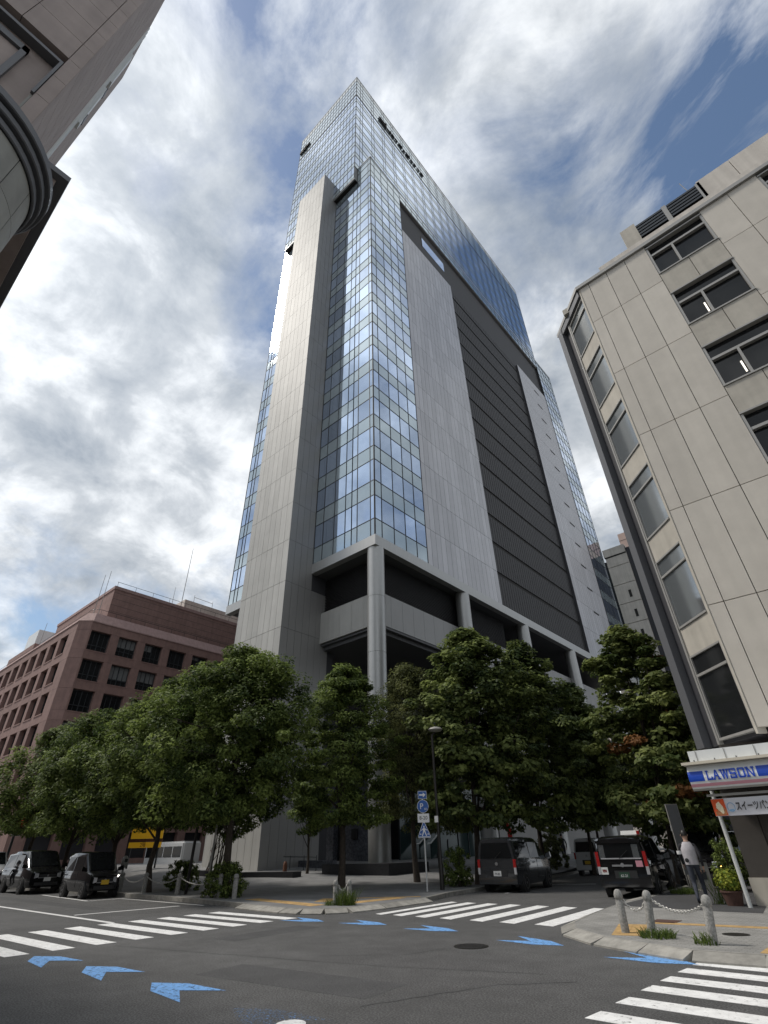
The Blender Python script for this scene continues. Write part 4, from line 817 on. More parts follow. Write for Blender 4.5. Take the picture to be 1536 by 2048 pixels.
# sign post with four plates
sp=thing('sign_post','slim white post carrying four blue and white road signs by the crossing','road sign',(-16.35,21.0,.13),R(40))
MB().lathe([(.032,0),(.03,3.72)],12).build('post','steel_white',sp,smooth=40,loc=(0,0,0))
def plate(name,P,mt,z,off=0.0,n_=None,par=None):
    mb=MB(); n=len(P); mb.v=[(x,-.04-off,z+y) for x,y in P]+[(x,-.03-off,z+y) for x,y in P]; mb.f=[tuple(range(n)),tuple(range(2*n-1,n-1,-1))]+[(k,n+k,n+(k+1)%n,(k+1)%n) for k in range(n)]
    return mb.build(name,mt,par or sp,loc=(0,0,0))
rc=lambda w,h:[(-w,-h),(w,-h),(w,h),(-w,h)]; circ=lambda r,n=28:[(r*math.cos(2*math.pi*k/n),r*math.sin(2*math.pi*k/n)) for k in range(n)]
s1=plate('arrow_plate',rc(.2,.16),'white',3.56); plate('arrow_field',rc(.185,.145),'sign_blue',3.56,.006,par=s1); plate('arrow',[(-.14,-.03),(.03,-.03),(.03,-.1),(.15,0),(.03,.1),(.03,.03),(-.14,.03)],'white',3.56,.012,par=s1)
s2=plate('parking_plate',circ(.26),'white',3.11); plate('parking_field',circ(.245),'sign_blue',3.11,.006,par=s2)
for s_,sz,x,z in (('P',.32,-.06,3.1),('60',.12,.12,3.0)): text('parking_lettering',s_,sz,'white',s2,(x,-.053,z),(R(90),0,0),.002)
s3=plate('hours_plate',rc(.26,.17),'white',2.65); text('hours_lettering','8-20',.2,'black',s3,(0,-.045,2.65),(R(90),0,0),.002)
s4=plate('crossing_plate',[(-.27,-.26),(.27,-.26),(.27,-.18),(.04,.33),(-.04,.33),(-.27,-.18)],'white',2.16); plate('crossing_field',[(-.25,-.245),(.25,-.245),(.25,-.18),(.03,.3),(-.03,.3),(-.25,-.18)],'sign_blue',2.16,.006,par=s4)
for P in ([(-.03,.12),(.03,.12),(.03,.19),(-.03,.19)],[(-.05,-.02),(.05,-.02),(.05,.11),(-.05,.11)],[(-.05,-.02),(0,-.02),(-.07,-.19),(-.11,-.19)],[(0,-.02),(.05,-.02),(.12,-.19),(.08,-.19)],[(-.04,.1),(-.05,.06),(-.12,.0),(-.13,.03)],[(.04,.1),(.05,.06),(.12,.01),(.13,.04)],[(-.2,-.14),(-.13,-.14),(-.13,-.1),(-.2,-.1)],[(.14,-.14),(.21,-.14),(.21,-.1),(.14,-.1)],[(-.24,-.235),(.24,-.235),(.24,-.21),(-.24,-.21)]): plate('walking_figure_mark',P,'white',2.16,.012,par=s4)
lp=thing('street_lamp','dark brown street lamp with a flat round head beside the sign post','street lamp',(-16.3,22.0,.13))
MB().lathe([(.1,0),(.1,.9),(.075,1.0),(.06,6.2)],14).build('pole','steel_black',lp,smooth=40,loc=(0,0,0))
MB().tube([(0,0,6.0),(.02,.02,6.25),(.12,.1,6.38)],[.05,.05,.04],8).build('neck','steel_black',lp,loc=(0,0,0)); o=MB().lathe([(.05,6.36),(.3,6.42),(.36,6.48),(.28,6.56),(.1,6.62)],20,(.15,.12)).build('lamp_head','alu',lp,smooth=50,loc=(0,0,0))
MB().box(-.09,.09,-.12,-.07,2.5,2.75).build('sticker_band','white',lp,loc=(0,0,0))
po=MB().tube([(-24.6,15.6,.1),(-24.2,15.5,4.6)],.045,10).build('leaning_pole','alu'); tag(po,'thin pale grey pole leaning slightly beside the multi stemmed young tree','pole')
po=MB().tube([(-26.1,15.5,.1),(-25.9,15.5,4.2)],.07,10).build('dark_pole','steel_black'); tag(po,'dark painted pole behind the chained bollards under the trees','pole')
pm=thing('parking_meter','grey parking meter on a post beside the black kei car','parking meter',(-32.6,15.4,.13))
MB().lathe([(.05,0),(.05,1.0)],10).build('post','alu',pm,loc=(0,0,0)); MB().lathe([(.1,1.0),(.16,1.08),(.16,1.42),(.1,1.52),(.02,1.54)],14).build('head','alu',pm,smooth=50,loc=(0,0,0)); MB().box(-.02,.0,-.08,.08,0,0).build('x','alu',pm) if False else MB().box(.15,.17,-.08,.08,1.25,1.4).build('display','plastic_black',pm,loc=(0,0,0))
# pedestrian signal, yellow shop sign, red flag, standing board
ps=thing('pedestrian_signal','pedestrian signal showing a red standing figure at the left edge','traffic signal',(-52.6,15.6,.13))
MB().lathe([(.1,0),(.08,6)],10).build('pole','frame_dark',ps,smooth=40,loc=(0,0,0)); MB().box(.3,.6,-.3,.3,3.0,4.4).build('housing','alu',ps,loc=(0,0,0)); MB().box(.6,.62,-.22,.22,3.1,3.65).build('lower_lens','plastic_black',ps,loc=(0,0,0)); MB().lathe([(.05,3.35),(.05,3.4)],6,(.2,0)).build('bracket','frame_dark',ps,loc=(0,0,0))
MB().box(.6,.615,-.22,.22,3.72,4.3).build('upper_lens','plastic_black',ps,loc=(0,0,0)); MB().box(.615,.63,-.1,.1,3.76,4.12).box(.615,.63,-.06,.06,4.14,4.26).build('red_figure','signal_red',ps,loc=(0,0,0))
MB().box(-.7,-.2,-.3,.3,3.6,4.5).build('rear_housing','frame_dark',ps,loc=(0,0,0))
ys=thing('yellow_shop_sign','glowing yellow shop sign seen between the tree trunks','sign',(-42.6,21.4,.9),R(50)); ys.scale=(.55,.9,.62)
MB().box(-2,2,-.1,.1,2.9,4.3).build('upper_panel','yellow_sign',ys,loc=(0,0,0)); MB().box(-2.1,2.1,-.08,.12,2.6,2.85).build('dark_band','wood_brown',ys,loc=(0,0,0)); MB().box(-2.1,2.0,-.1,.1,2.0,2.55).build('lower_panel','yellow_sign',ys,loc=(0,0,0)); MB().box(-1.9,-1.7,-.05,.05,0,2.0).box(1.6,1.8,-.05,.05,0,2.0).build('leg','frame_dark',ys,loc=(0,0,0))
text('lettering','2階',.5,'wood_brown',ys,(-.3,-.115,2.27),(R(90),0,0),.004)
fl=thing('red_banner_flag','curved red banner flag standing behind the roof of the grey van','flag',(-19.6,34.5,.5))
MB().tube([(0,0,0),(0,0,2.3),(-.1,-.1,2.7),(-.4,-.3,3.0)],.02,6).build('pole','alu',fl,loc=(0,0,0)); mb=MB()
for k in range(10):
    f=lambda t:(-.03-.45*max(0,t-.55)**1.0*1.6-.02,-.03-.3*max(0,t-.55),1.0+2.0*t-.5*max(0,t-.6)); a,b=f(k/10),f((k+1)/10); wv=.28; mb.hexa([(a[0]-wv,a[1]-.05,a[2]),(a[0],a[1],a[2]),(a[0],a[1]+.01,a[2]),(a[0]-wv,a[1]-.04,a[2]),(b[0]-wv,b[1]-.05,b[2]),(b[0],b[1],b[2]),(b[0],b[1]+.01,b[2]),(b[0]-wv,b[1]-.04,b[2])])
mb.build('cloth','red_flag',fl,loc=(0,0,0))
bd=thing('standing_board','tall plain grey board standing at the kerb beyond the walking person','board',(-6.9,24.9,.12),R(38)); bd.scale=(.5,1,.9)
MB().box(-.42,.42,-.03,.03,.55,3.05).build('panel','board_grey',bd,loc=(0,0,0))
MB().box(-.44,.44,-.035,.035,3.05,3.09).box(-.45,-.42,-.036,.036,.55,3.09).box(.42,.45,-.036,.036,.55,3.09).build('frame','alu',bd,loc=(0,0,0))
for x in (-.4,.4): MB().box(x-.03,x+.03,-.3,.3,0,.05).box(x-.02,x+.02,-.02,.02,.05,.6).build('foot','alu',bd,loc=(0,0,0))
# planters on the plaza
def planter(label,P,z0,z1):
    o=MB().prism(P,z0,z1).build('stone_planter','planter_stone'); tag(o,label,'planter','black stone plaza planters'); return o
planter('long low black stone planter round the corner column',[(-27.0,24.7),(-22.9,26.0),(-22.6,29.3),(-23.4,29.4),(-23.8,26.9),(-27.2,25.6)],0,1.0)
planter('short low black stone planter left of the plaza steps',[(-30.6,21.3),(-27.0,22.5),(-27.2,23.3),(-30.8,22.1)],0,.72)
planter('dark stone planter bed under the leftmost plaza trees',[(-36,21),(-31.4,21.0),(-31.4,22.0),(-36,22.0)],0,.8)
o=MB().box(-33,-29.2,27.6,28.0,0,1.15).build('stone_wall','stone_wall'); tag(o,'low rough stone wall beside the plaza steps','wall')
o=MB().lathe([(.13,0),(.13,.75),(.11,.9),(.05,.98)],16,(-30.3,24.6)).build('wooden_bollard','wood_brown',None,smooth=50); o.location.z=.2; tag(o,'brown rounded wooden bollard on the plaza left of the black planter','bollard')
hr=MB()
for x in (-31.8,-30.4,-29.2): hr.tube([(x,26.2,.3),(x,26.2,1.45)],.025,5)
hr.tube([(-32.5,26.2,1.4),(-29.2,26.2,1.35)],.025,5); o=hr.build('handrail','frame_dark'); tag(o,'thin dark handrail beside the plaza steps','handrail')
# ================================================================ vehicles
def pan(q,u0,u1,v0,v1,off,th=.012):
    a,b,c,d=[Vector(k) for k in q]     # a,b bottom ; d,c top
    def P(u,v): return (a*(1-u)+b*u)*(1-v)+(d*(1-u)+c*u)*v
    Q=[P(u0,v0),P(u1,v0),P(u1,v1),P(u0,v1)]; n=(Q[1]-Q[0]).cross(Q[3]-Q[0]).normalized()
    return MB().hexa([Q[0]-n*.03,Q[1]-n*.03,Q[2]-n*.03,Q[3]-n*.03]+[k+n*off for k in Q])
def vehicle(name,label,cat,loc,rz,S,hw,paint,wheel_r,axles,group,glass_int,ws,rear,tail='tall',plate='plate_white',ptext=None,front=True,mir=True,rimmat='rim'):
    """S: stations (x, zbottom, zbelt, ztop, w_belt, w_top); +x is forward"""
    t=thing(name,label,cat,loc,rz,group); rings=[]
    for x,zb,zl,zt,wb,wt in S:
        h=[(hw*.0,zb-.0),(wb*.93,zb),(wb*.985,zb+.12),(wb,zb+(zl-zb)*.55),(wb*.992,zl-.05),(wb*.97,zl),(wt+(wb*.97-wt)*.25,zl+(zt-zl)*.78),(wt*.95,zt-.045),(wt*.78,zt),(0,zt+.015)]
        rings.append([(x,-y,z) for y,z in h]+[(x,y,z) for y,z in h[-2:0:-1]])
    mb=MB(); n=len(rings[0]); 
    for r in rings: mb.v+=r
    for i in range(len(rings)-1):
        for k in range(n): mb.f.append((i*n+k,i*n+(k+1)%n,(i+1)*n+(k+1)%n,(i+1)*n+k))
    mb.f.append(tuple(range(n-1,-1,-1))); mb.f.append(tuple((len(rings)-1)*n+k for k in range(n)))
    mb.f=[f[::-1] for f in mb.f]
    bm=bmesh.new(); me=mb.mesh('body'); bm.from_mesh(me); bmesh.ops.recalc_face_normals(bm,faces=bm.faces[:]); bm.to_mesh(me); bm.free()
    me.polygons.foreach_set('use_smooth',[True]*len(me.polygons)); me.set_sharp_from_angle(angle=R(38))
    body=ob('body',me,paint,t,loc=(0,0,0)); L0={'loc':(0,0,0)}
    mrow=lambda i,k:Vector(rings[i][k]); mir_=lambda k:(n-k)%n
    for (i,j,u0,u1) in glass_int:      # side windows between stations i..j
        for sd in (0,1):
            K=(lambda k:k) if sd==0 else mir_
            q=[mrow(i,K(5)),mrow(j,K(5)),mrow(j,K(6)),mrow(i,K(6))]
            if sd: q=[q[1],q[0],q[3],q[2]]; uu=(1-u1,1-u0)
            else: uu=(u0,u1)
            pan(q,*uu,.06,.98,.008).build('side_window','car_glass',t,**L0)
    i,j=ws    # windscreen
    q=[mrow(j,mir_(6)) if False else Vector((rings[i][8][0],rings[i][7][1],rings[i][8][2])),Vector((rings[i][8][0],-rings[i][7][1],rings[i][8][2])),Vector((rings[j][8][0],-rings[j][7][1],rings[j][8][2])),Vector((rings[j][8][0],rings[j][7][1],rings[j][8][2]))]
    q=[q[0],q[1],q[2],q[3]]; o=pan(q,.06,.94,.05,.95,.02); o.build('windscreen','car_glass',t,**L0)
    x0=S[0][0]
    if rear:   # flat tail of a van seen from behind
        zl,zt,wb,wt=S[0][2],S[0][3],S[0][4],S[0][5]; q=[Vector((x0,wb*.95,zl)),Vector((x0,-wb*.95,zl)),Vector((x0,-wt*.93,zt-.05)),Vector((x0,wt*.93,zt-.05))]
        pan(q,.05,.95,.08,.9,.012).build('rear_window','car_glass',t,**L0)
        MB().box(x0-.05,x0+.25,-wb*.99,wb*.99,S[0][1]-.02,S[0][1]+.22).build('bumper','plastic_black' if rear=='black' else paint,t,**L0)
        pz=S[0][1]+(zl-S[0][1])*.42; pl=MB().box(x0-.025,x0,-.165,.165,pz-.085,pz+.085).build('number_plate',plate,t,**L0)
        MB().box(x0-.018,x0+.002,-.42,.3,pz-.12,pz+.13).build('plate_recess','plastic_black',t,**L0)
        if ptext: text('plate_lettering',ptext,.1,'black' if plate!='plate_green' else 'white',pl,(x0-.028,0,pz-.015),(R(90),0,R(-90)),.002)
        MB().lathe([(.06,0),(.06,.012)],14).build('emblem','rim',t,loc=(x0-.008,0,zl-.13)).rotation_euler=(0,R(-90),0)
        for s_ in (1,-1):
            z0,z1=(S[0][1]+.3,zl+.02) if tail=='low' else (S[0][1]+.32,zl+.25)
            tl=MB().box(x0-.03,x0+.1,s_*(wb*.88),s_*(wb*1.005),z0+.22,z1).build('tail_lamp','lamp_red',t,**L0); MB().box(x0-.032,x0+.1,s_*(wb*.89),s_*(wb*1.004),z0,z0+.22).build('reverse_lamp','lamp_clear',tl,loc=(0,0,0))
        MB().box(x0+.02,x0+.06,-.12,.12,zt-.03,zt+.02).build('brake_lamp','lamp_red',t,**L0)
        MB().tube([(x0-.02,.05,zl+.05),(x0-.03,-.25,zl+.28)],.012,4).build('rear_wiper','plastic_black',t,**L0)
    xe=S[-1][0]
    if front:
        zl=S[-1][3]; wb=S[-1][4]
        for s_ in (1,-1): MB().hexa([(xe-.25,s_*wb*1.0,zl-.22),(xe+.02,s_*wb*.78,zl-.24),(xe+.02,s_*wb*.55,zl-.2),(xe-.2,s_*wb*.6,zl-.2),(xe-.3,s_*wb*1.0,zl-.0),(xe+.0,s_*wb*.78,zl-.03),(xe+.0,s_*wb*.55,zl-.04),(xe-.2,s_*wb*.6,zl-.04)]).build('headlamp','lamp_clear',t,**L0)
        MB().box(xe-.02,xe+.03,-wb*.5,wb*.5,zl-.2,zl-.08).build('grille','plastic_black',t,**L0); MB().box(xe-.02,xe+.04,-wb*.55,wb*.55,zl-.24,zl-.21).build('chrome_bar','rim',t,**L0)
        MB().box(xe-.02,xe+.035,-wb*.7,wb*.7,S[-1][1]+.02,S[-1][1]+.16).build('lower_grille','plastic_black',t,**L0)
        MB().box(xe+.03,xe+.05,-.165,.165,S[-1][1]+.2,S[-1][1]+.37).build('number_plate',plate,t,**L0); MB().lathe([(.05,0),(.05,.01)],12).build('emblem','rim',t,loc=(xe+.03,0,zl-.14)).rotation_euler=(0,R(90),0)
    for ax in axles:
        for s_ in (1,-1):
            y=s_*(hw-.09); ar=MB().lathe([(wheel_r+.065,-.1),(wheel_r+.065,.1)],24).build('wheel_arch','plastic_black',t,loc=(ax,s_*(hw-.095),wheel_r+.01)); ar.rotation_euler=(R(90),0,0)
            wh=MB().lathe([(wheel_r*.62,-.1),(wheel_r*.93,-.1),(wheel_r,-.07),(wheel_r,.07),(wheel_r*.93,.1),(wheel_r*.62,.1)],26).build('wheel','tyre',t,smooth=40,loc=(ax,y+s_*.02,wheel_r)); wh.rotation_euler=(R(90)*(-s_),0,0)
            MB().lathe([(wheel_r*.63,.06),(wheel_r*.62,.105),(wheel_r*.56,.09),(wheel_r*.2,.075),(wheel_r*.16,.1),(.01,.1)],18).build('rim',rimmat,wh,smooth=40,loc=(0,0,0))
            for k in range(5): a=2*math.pi*k/5; MB().box(wheel_r*.3,wheel_r*.5,-.018,.018,.083,.089).build('rim_slot','plastic_black',wh,loc=(0,0,0)).rotation_euler=(0,0,a)
    if mir:
        i=ws[0]; x=S[i][0]-.05
        for s_ in (1,-1): MB().hexa([(x-.05,s_*(S[i][4]*.97),S[i][2]+.03),(x+.08,s_*(S[i][4]*.97),S[i][2]+.03),(x+.08,s_*(S[i][4]+.2),S[i][2]+.06),(x-.05,s_*(S[i][4]+.2),S[i][2]+.06),(x-.05,s_*(S[i][4]*.97),S[i][2]+.16),(x+.05,s_*(S[i][4]*.97),S[i][2]+.16),(x+.05,s_*(S[i][4]+.18),S[i][2]+.24),(x-.05,s_*(S[i][4]+.18),S[i][2]+.24)]).build('wing_mirror',paint,t,**L0)
    zh=S[1][2]-.12
    t.scale=(1.07,)*3
    for s_ in (1,-1):
        for k,(i,j,u0,u1) in enumerate(glass_int): xh=S[i][0]+(S[j][0]-S[i][0])*.2; MB().box(xh,xh+.2,s_*(hw-.01),s_*(hw+.02),zh-.02,zh+.02).build('door_handle',paint,t,**L0)
        xs_=(S[0][0]+S[-1][0])/2+.2; MB().box(xs_-.006,xs_+.006,s_*(hw-.02),s_*(hw+.003),.4,zh+.1).build('door_seam','plastic_black',t,**L0)
    return t
def van_S(L,w,h,belt,hood): # one-box van with short slanted nose
    return [(-L/2,.3,belt,h-.06,w*.97,w*.80),(-L/2+.12,.26,belt,h,w,w*.83),(-L*.12,.24,belt,h+.02,w,w*.84),(L*.16,.24,belt,h,w,w*.82),(L*.36,.24,belt-.02,hood+.05,w*.99,w*.8),(L*.46,.26,hood-.1,hood-.13,w*.95,w*.72),(L/2,.3,hood-.28,hood-.28,w*.86,w*.66)]
G='parked vehicles'
HB=math.pi/2+R(8)    # right street heading
v=vehicle('delivery_van','dark grey delivery van parked at the plaza kerb, its rear to the camera','van',(-14.55,25.6,0),HB,van_S(4.4,.85,1.84,1.08,1.12),.85,'car_grey',.3,(-1.35,1.4),G,[(1,2,.08,.96),(2,3,.06,.9)],(4,3),'body','low','plate_white','79-85')
v=vehicle('silver_van','silver van parked ahead of the grey van, beside the taxi','van',(-16.75,39.9,0),HB,van_S(3.5,.75,1.86,1.12,1.15),.75,'car_silver',.28,(-1.15,1.2),G,[(1,2,.08,.96),(2,3,.06,.9)],(4,3),'body','low','plate_yellow',None)
# taxi
tS=[(-2.2,.34,1.05,1.66,.82,.66),(-2.05,.27,1.05,1.74,.845,.68),(-.6,.24,1.04,1.77,.85,.70),(.55,.24,1.02,1.72,.85,.69),(1.25,.24,1.0,1.08,.84,.7),(2.0,.26,.86,.86,.8,.62),(2.2,.32,.72,.72,.7,.55)]
tx=vehicle('taxi','black tall taxi waiting at the right kerb with a white roof sign','taxi',(-8.75,24.7,0),HB,tS,.85,'car_black',.32,(-1.35,1.4),G,[(1,2,.1,.95),(2,3,.05,.92)],(4,3),'body','tall','plate_green','62-21')
L0={'loc':(0,0,0)}
MB().hexa([(-.12,-.4,1.8),(.1,-.4,1.8),(.1,.28,1.8),(-.12,.28,1.8),(-.08,-.38,1.93),(.06,-.38,1.93),(.06,.26,1.93),(-.08,.26,1.93)]).build('roof_sign','plate_white',tx,**L0); MB().box(-.13,-.05,-.4,-.3,1.81,1.92).build('roof_sign_mark','lamp_red',tx,**L0)
MB().box(-2.24,-2.2,-.33,.33,.88,.93).build('chrome_garnish','rim',tx,**L0); MB().box(-2.235,-2.2,.5,.72,.66,.86).build('rear_sticker','plate_white',tx,**L0); MB().box(-2.235,-2.2,-.66,-.45,.87,1.04).build('rear_sticker','shop_pink',tx,**L0); MB().box(-2.235,-2.22,.54,.68,.72,.80).build('sticker_print','lamp_red',tx,**L0)
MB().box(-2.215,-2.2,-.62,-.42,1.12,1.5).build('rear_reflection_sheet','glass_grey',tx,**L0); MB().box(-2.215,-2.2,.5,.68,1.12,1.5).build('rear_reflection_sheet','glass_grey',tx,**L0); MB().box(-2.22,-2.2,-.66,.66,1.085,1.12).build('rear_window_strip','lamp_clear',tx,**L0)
MB().box(-2.24,-2.1,-.74,.74,1.54,1.62).build('roof_spoiler','car_black',tx,**L0)
# left street, facing the camera side (+X)
kS=[(-1.69,.32,.98,1.66,.72,.62),(-1.6,.26,.98,1.73,.735,.64),(-.5,.24,.97,1.75,.74,.66),(.6,.24,.96,1.71,.74,.65),(1.15,.24,.95,1.0,.73,.64),(1.58,.26,.88,.9,.7,.6),(1.69,.3,.78,.8,.64,.56)]
vehicle('kei_car','small boxy black kei car with a yellow number plate, parked facing right','car',(-31.9,13.55,0),R(-3),kS,.74,'car_black',.28,(-1.2,1.2),G,[(1,2,.1,.95),(2,3,.05,.95)],(4,3),None,plate='plate_yellow')
aS=[(-2.45,.36,1.12,1.82,.9,.74),(-2.3,.28,1.12,1.9,.92,.76),(-.6,.26,1.1,1.93,.925,.78),(.7,.26,1.08,1.88,.925,.77),(1.6,.26,1.08,1.16,.915,.78),(2.3,.28,1.0,1.02,.88,.74),(2.45,.34,.9,.92,.8,.68)]
vehicle('minivan','large glossy black minivan parked behind the kei car, facing right','car',(-40.2,13.6,0),R(-2),aS,.925,'car_black',.34,(-1.5,1.5),G,[(1,2,.08,.95),(2,3,.05,.95)],(4,3),None,plate='plate_white')
vehicle('white_van','white van behind the black minivan at the left edge','van',(-49.3,13.6,0),R(-2),van_S(4.6,.85,1.95,1.15,1.2),.85,'car_white',.32,(-1.4,1.45),G,[(1,2,.08,.96),(2,3,.06,.9)],(4,3),None,plate='plate_white')
bus=thing('white_bus','white minibus crossing behind the tree trunks on the left','bus',(-55,30.5,0),R(4),G)
mb=MB().box(-3.2,3.2,-1,1,.5,2.75); bm=bmesh.new(); me=mb.mesh('body'); bm.from_mesh(me); bmesh.ops.bevel(bm,geom=bm.edges[:],offset=.14,segments=3,affect='EDGES'); bm.to_mesh(me); bm.free(); ob('body',me,'car_white',bus,loc=(0,0,0))
for k in range(4): MB().box(-2.9+1.5*k,-1.55+1.5*k,-1.02,-.9,1.5,2.35).build('side_window','car_glass',bus,**L0)
for x in (-2.1,2.1):
    for s_ in (1,-1): o=MB().lathe([(.25,-.1),(.4,-.08),(.4,.08),(.25,.1)],20).build('wheel','tyre',bus,loc=(x,s_*.95,.42)); o.rotation_euler=(R(90),0,0)
# vehicles down the right street
vehicle('black_car','black car at the kerb beyond the walking person with a lit orange indicator','car',(-7.6,30.3,0),HB+math.pi,aS,.925,'car_black',.34,(-1.5,1.5),G,[(1,2,.08,.95),(2,3,.05,.95)],(4,3),None,plate='plate_white')
t=[o for o in bpy.data.objects if o.name=='black_car'][0]; MB().box(2.3,2.47,.62,.8,.72,.84).build('indicator','lamp_on',t,**L0)
vehicle('white_truck','white van far down the right street behind the black car','van',(-8.3,38.5,0),HB+math.pi,van_S(4.6,.85,1.95,1.15,1.2),.85,'car_white',.32,(-1.4,1.45),G,[(1,2,.08,.96),(2,3,.06,.9)],(4,3),None)
cr_=thing('delivery_crate','pale grey delivery crate with dark print standing on the kerb behind the walking person','crate',(-7.0,26.2,.12),R(20))
MB().box(-.38,.38,-.3,.3,0,.85).build('box','alu',cr_,**L0); MB().box(-.4,.4,-.32,.32,.85,.92).build('lid','plastic_black',cr_,**L0); MB().box(-.25,.25,-.31,-.3,.3,.6).build('print','frame_dark',cr_,**L0)
# ================================================================ people
def person(label,loc,rz,pose='walk',top='cloth_black',legs='cloth_navy',vest=None,scale=1.,carry=None):
    t=thing('person',label,'person',loc,rz); t.scale=(scale,)*3
    if pose=='walk': J=dict(lh=(.1,0,.92),rh=(-.1,0,.92),lk=(.11,.16,.5),rk=(-.1,-.02,.48),la=(.11,.1,.1),ra=(-.1,-.3,.16),lt=(.11,.28,.04),rt=(-.1,-.2,.04),ls=(.2,0,1.42),rs=(-.2,0,1.42),le=(.27,-.1,1.14),re=(-.27,.08,1.14),lw=(.26,.0,.9),rw=(-.26,.26,.95))
    elif pose=='sit': J=dict(lh=(.1,0,.5),rh=(-.1,0,.5),lk=(.12,.42,.5),rk=(-.12,.42,.5),la=(.12,.42,.1),ra=(-.12,.4,.1),lt=(.12,.6,.04),rt=(-.12,.58,.04),ls=(.2,.05,1.0),rs=(-.2,.05,1.0),le=(.25,.15,.76),re=(-.25,.15,.76),lw=(.12,.36,.62),rw=(-.12,.36,.62))
    else: J=dict(lh=(.1,0,.92),rh=(-.1,0,.92),lk=(.11,.03,.5),rk=(-.11,.03,.5),la=(.12,0,.1),ra=(-.12,0,.1),lt=(.12,.18,.04),rt=(-.12,.18,.04),ls=(.2,0,1.42),rs=(-.2,0,1.42),le=(.26,.02,1.14),re=(-.26,.02,1.14),lw=(.24,.12,.9),rw=(-.24,.12,.9))
    hip=(Vector(J['lh'])+Vector(J['rh']))/2; sh=(Vector(J['ls'])+Vector(J['rs']))/2
    V=[hip+Vector((0,0,.04)),hip*.65+sh*.35,hip*.3+sh*.7,sh+Vector((0,0,.02)),sh+Vector((0,.01,.11)),sh+Vector((0,.03,.2)),sh+Vector((0,.03,.33))]; rad=[.135,.125,.15,.1,.052,.085,.075]; E=[(0,1),(1,2),(2,3),(3,4),(4,5),(5,6)]
    def add(prev,pts):
        for p,r in pts: V.append(Vector(p)); rad.append(r); E.append((prev,len(V)-1)); prev=len(V)-1
        return prev
    for s_ in 'lr':
        add(0,[(J[s_+'h'],.095),(Vector(J[s_+'h'])*.55+Vector(J[s_+'k'])*.45,.085),(J[s_+'k'],.065),(Vector(J[s_+'k'])*.6+Vector(J[s_+'a'])*.4,.06),(J[s_+'a'],.042),(Vector(J[s_+'a'])*.4+Vector(J[s_+'t'])*.6,.045),(J[s_+'t'],.03)])
        w=Vector(J[s_+'w']); e=Vector(J[s_+'e']); d=(w-e).normalized(); side=Vector((1 if s_=='l' else -1,0,0)); side2=d.cross(side).normalized()
        iw=add(3,[(Vector(J[s_+'s'])*.9+Vector((0,0,.13)),.07),(J[s_+'s'],.062),(e,.047),(w,.034),(w+d*.05,.036)])
        for k,(o_,ln) in enumerate(((-.026,.07),(-.009,.082),(.009,.078),(.026,.062))):
            b=w+d*.085+side2*o_; add(iw,[(b,.011),(b+d*ln*.5,.0095),(b+d*ln-side*.02,.008)])
        add(iw,[(w+d*.04+side2*.038,.012),(w+d*.085+side2*.055-side*.01,.0095)])
    me=bpy.data.meshes.new('body'); me.from_pydata(V,E,[]); o=bpy.data.objects.new('body',me); COL.objects.link(o)
    m=o.modifiers.new('skin','SKIN'); sk=me.skin_vertices[0].data
    for k,r in enumerate(rad): sk[k].radius=(r,r*(.72 if k in(1,2) else 1)); sk[k].use_root=(k==0)
    o.modifiers.new('sub','SUBSURF').levels=2
    dg=bpy.context.evaluated_depsgraph_get(); me2=bpy.data.meshes.new_from_object(o.evaluated_get(dg)); bpy.data.objects.remove(o)
    me2.materials.clear()
    for k in ('skin',top,legs,'black'): me2.materials.append(MATS[k])
    lw,rw=Vector(J['lw']),Vector(J['rw'])
    for f in me2.polygons:
        c=f.center; f.use_smooth=True
        if c.z>sh.z+.1: f.material_index=0
        elif min((c-lw-(lw-Vector(J['le'])).normalized()*.1).length,(c-rw-(rw-Vector(J['re'])).normalized()*.1).length)<.115: f.material_index=0
        elif c.z<.1: f.material_index=3
        elif c.z<hip.z+.06 and abs(c.x)<.215: f.material_index=2
        else: f.material_index=1
    body=ob('body',me2,None,t,loc=(0,0,0)); hc=sh+Vector((0,.03,.27))
    mb=MB(); ns=12; hd=[]
    for j in range(8):
        th=math.pi*.60*j/7; rr_=math.sin(th)*.102; zz=math.cos(th)*.125
        hd.append([(hc.x+rr_*math.cos(2*math.pi*k/ns)*.92,hc.y-.012+rr_*math.sin(2*math.pi*k/ns)*1.06*(1 if math.sin(2*math.pi*k/ns)<.2 or j<4 else .7),hc.z+.012+zz) for k in range(ns)])
    for r_ in hd: mb.v+=r_
    for j in range(7):
        for k in range(ns): mb.f.append((j*ns+k,(j+1)*ns+k,(j+1)*ns+(k+1)%ns,j*ns+(k+1)%ns))
    mb.build('hair','hair',t,smooth=60,loc=(0,0,0))
    fc=MB()
    for s_ in (1,-1): fc.lathe([(.012,-.004),(.012,.004)],8,(hc.x+s_*.034,hc.y+.098)); 
    for k,q in enumerate(fc.v): fc.v[k]=(q[0],q[1],q[2]+hc.z-.01)
    fc.build('eyes','black',t,loc=(0,0,0))
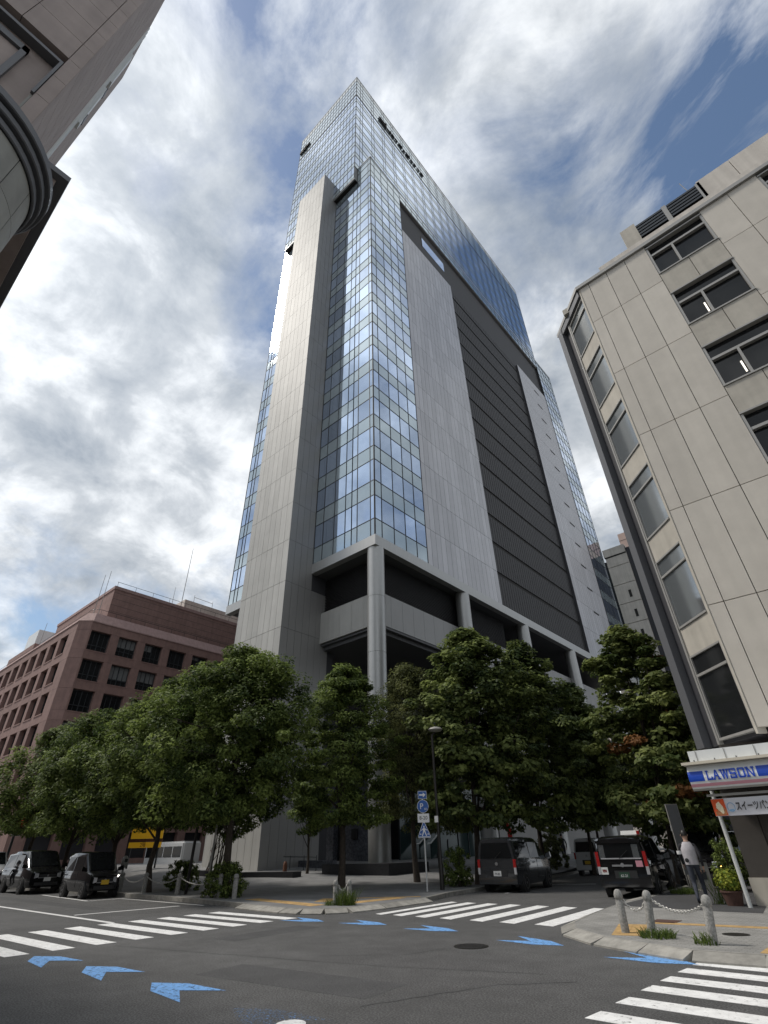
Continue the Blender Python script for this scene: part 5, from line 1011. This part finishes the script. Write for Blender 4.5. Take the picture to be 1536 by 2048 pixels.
    fm=MB().hexa([(hc.x-.016,hc.y+.085,hc.z-.045),(hc.x+.016,hc.y+.085,hc.z-.045),(hc.x+.014,hc.y+.12,hc.z-.045),(hc.x-.014,hc.y+.12,hc.z-.045),(hc.x-.006,hc.y+.085,hc.z),(hc.x+.006,hc.y+.085,hc.z),(hc.x+.005,hc.y+.098,hc.z),(hc.x-.005,hc.y+.098,hc.z)]); fm.build('nose','skin',t,loc=(0,0,0)); MB().box(hc.x-.024,hc.x+.024,hc.y+.075,hc.y+.092,hc.z-.078,hc.z-.068).build('mouth','shop_pink',t,loc=(0,0,0))
    for s_ in (1,-1): MB().lathe([(.01,-.03),(.02,-.01),(.022,.012),(.01,.03)],8,(hc.x+s_*.085,hc.y)).build('ear','skin',t,loc=(0,0,hc.z-.01),smooth=60)
    if vest:
        vb=MB(); prof=[(hip.z+.02,.185,.145),(hip.z+.16,.19,.15),(hip.z+.32,.205,.158),(sh.z-.08,.205,.15),(sh.z+.03,.165,.125),(sh.z+.09,.1,.09)]; ns=18
        for z,a,b in prof: vb.v+=[(a*math.cos(2*math.pi*k/ns)*(1+.03*math.sin(k*2.3+z*9)),b*math.sin(2*math.pi*k/ns)*(1+.04*math.sin(k*1.7+z*11)),z) for k in range(ns)]
        for j in range(len(prof)-1):
            for k in range(ns): vb.f.append((j*ns+k,j*ns+(k+1)%ns,(j+1)*ns+(k+1)%ns,(j+1)*ns+k))
        vs_=vb.build('vest',vest,t,smooth=70,loc=(0,0,0))
        o=MB().lathe([(.05,0),(.055,.02),(.03,.03),(.01,.03)],16).build('vest_fan','black',vs_,loc=(-.11,-.145,hip.z+.13)); o.rotation_euler=(R(90),0,0)
        MB().lathe([(.068,.0),(.07,.04),(.066,.09)],12).build('arm_band','shirt_white',t,loc=(-.268,.02,1.2)) if pose=='walk' else None
    return t
person('person in a pale grey fan vest over black sleeves walking away on the right pavement',(-5.35,19.75,.12),R(12),'walk','cloth_black','cloth_navy','vest',1.0)
person('person dressed in black standing beside the parked black minivan',(-43.4,11.9,0),R(60),'stand','cloth_black','cloth_black')
person('person in a white top standing on the plaza under the left trees',(-29.2,18.6,.13),R(160),'stand','shirt_white','cloth_navy')
person('small dark figure walking on the far plaza beyond the grey van',(-20.8,44,.6),R(40),'walk','cloth_black','cloth_black')
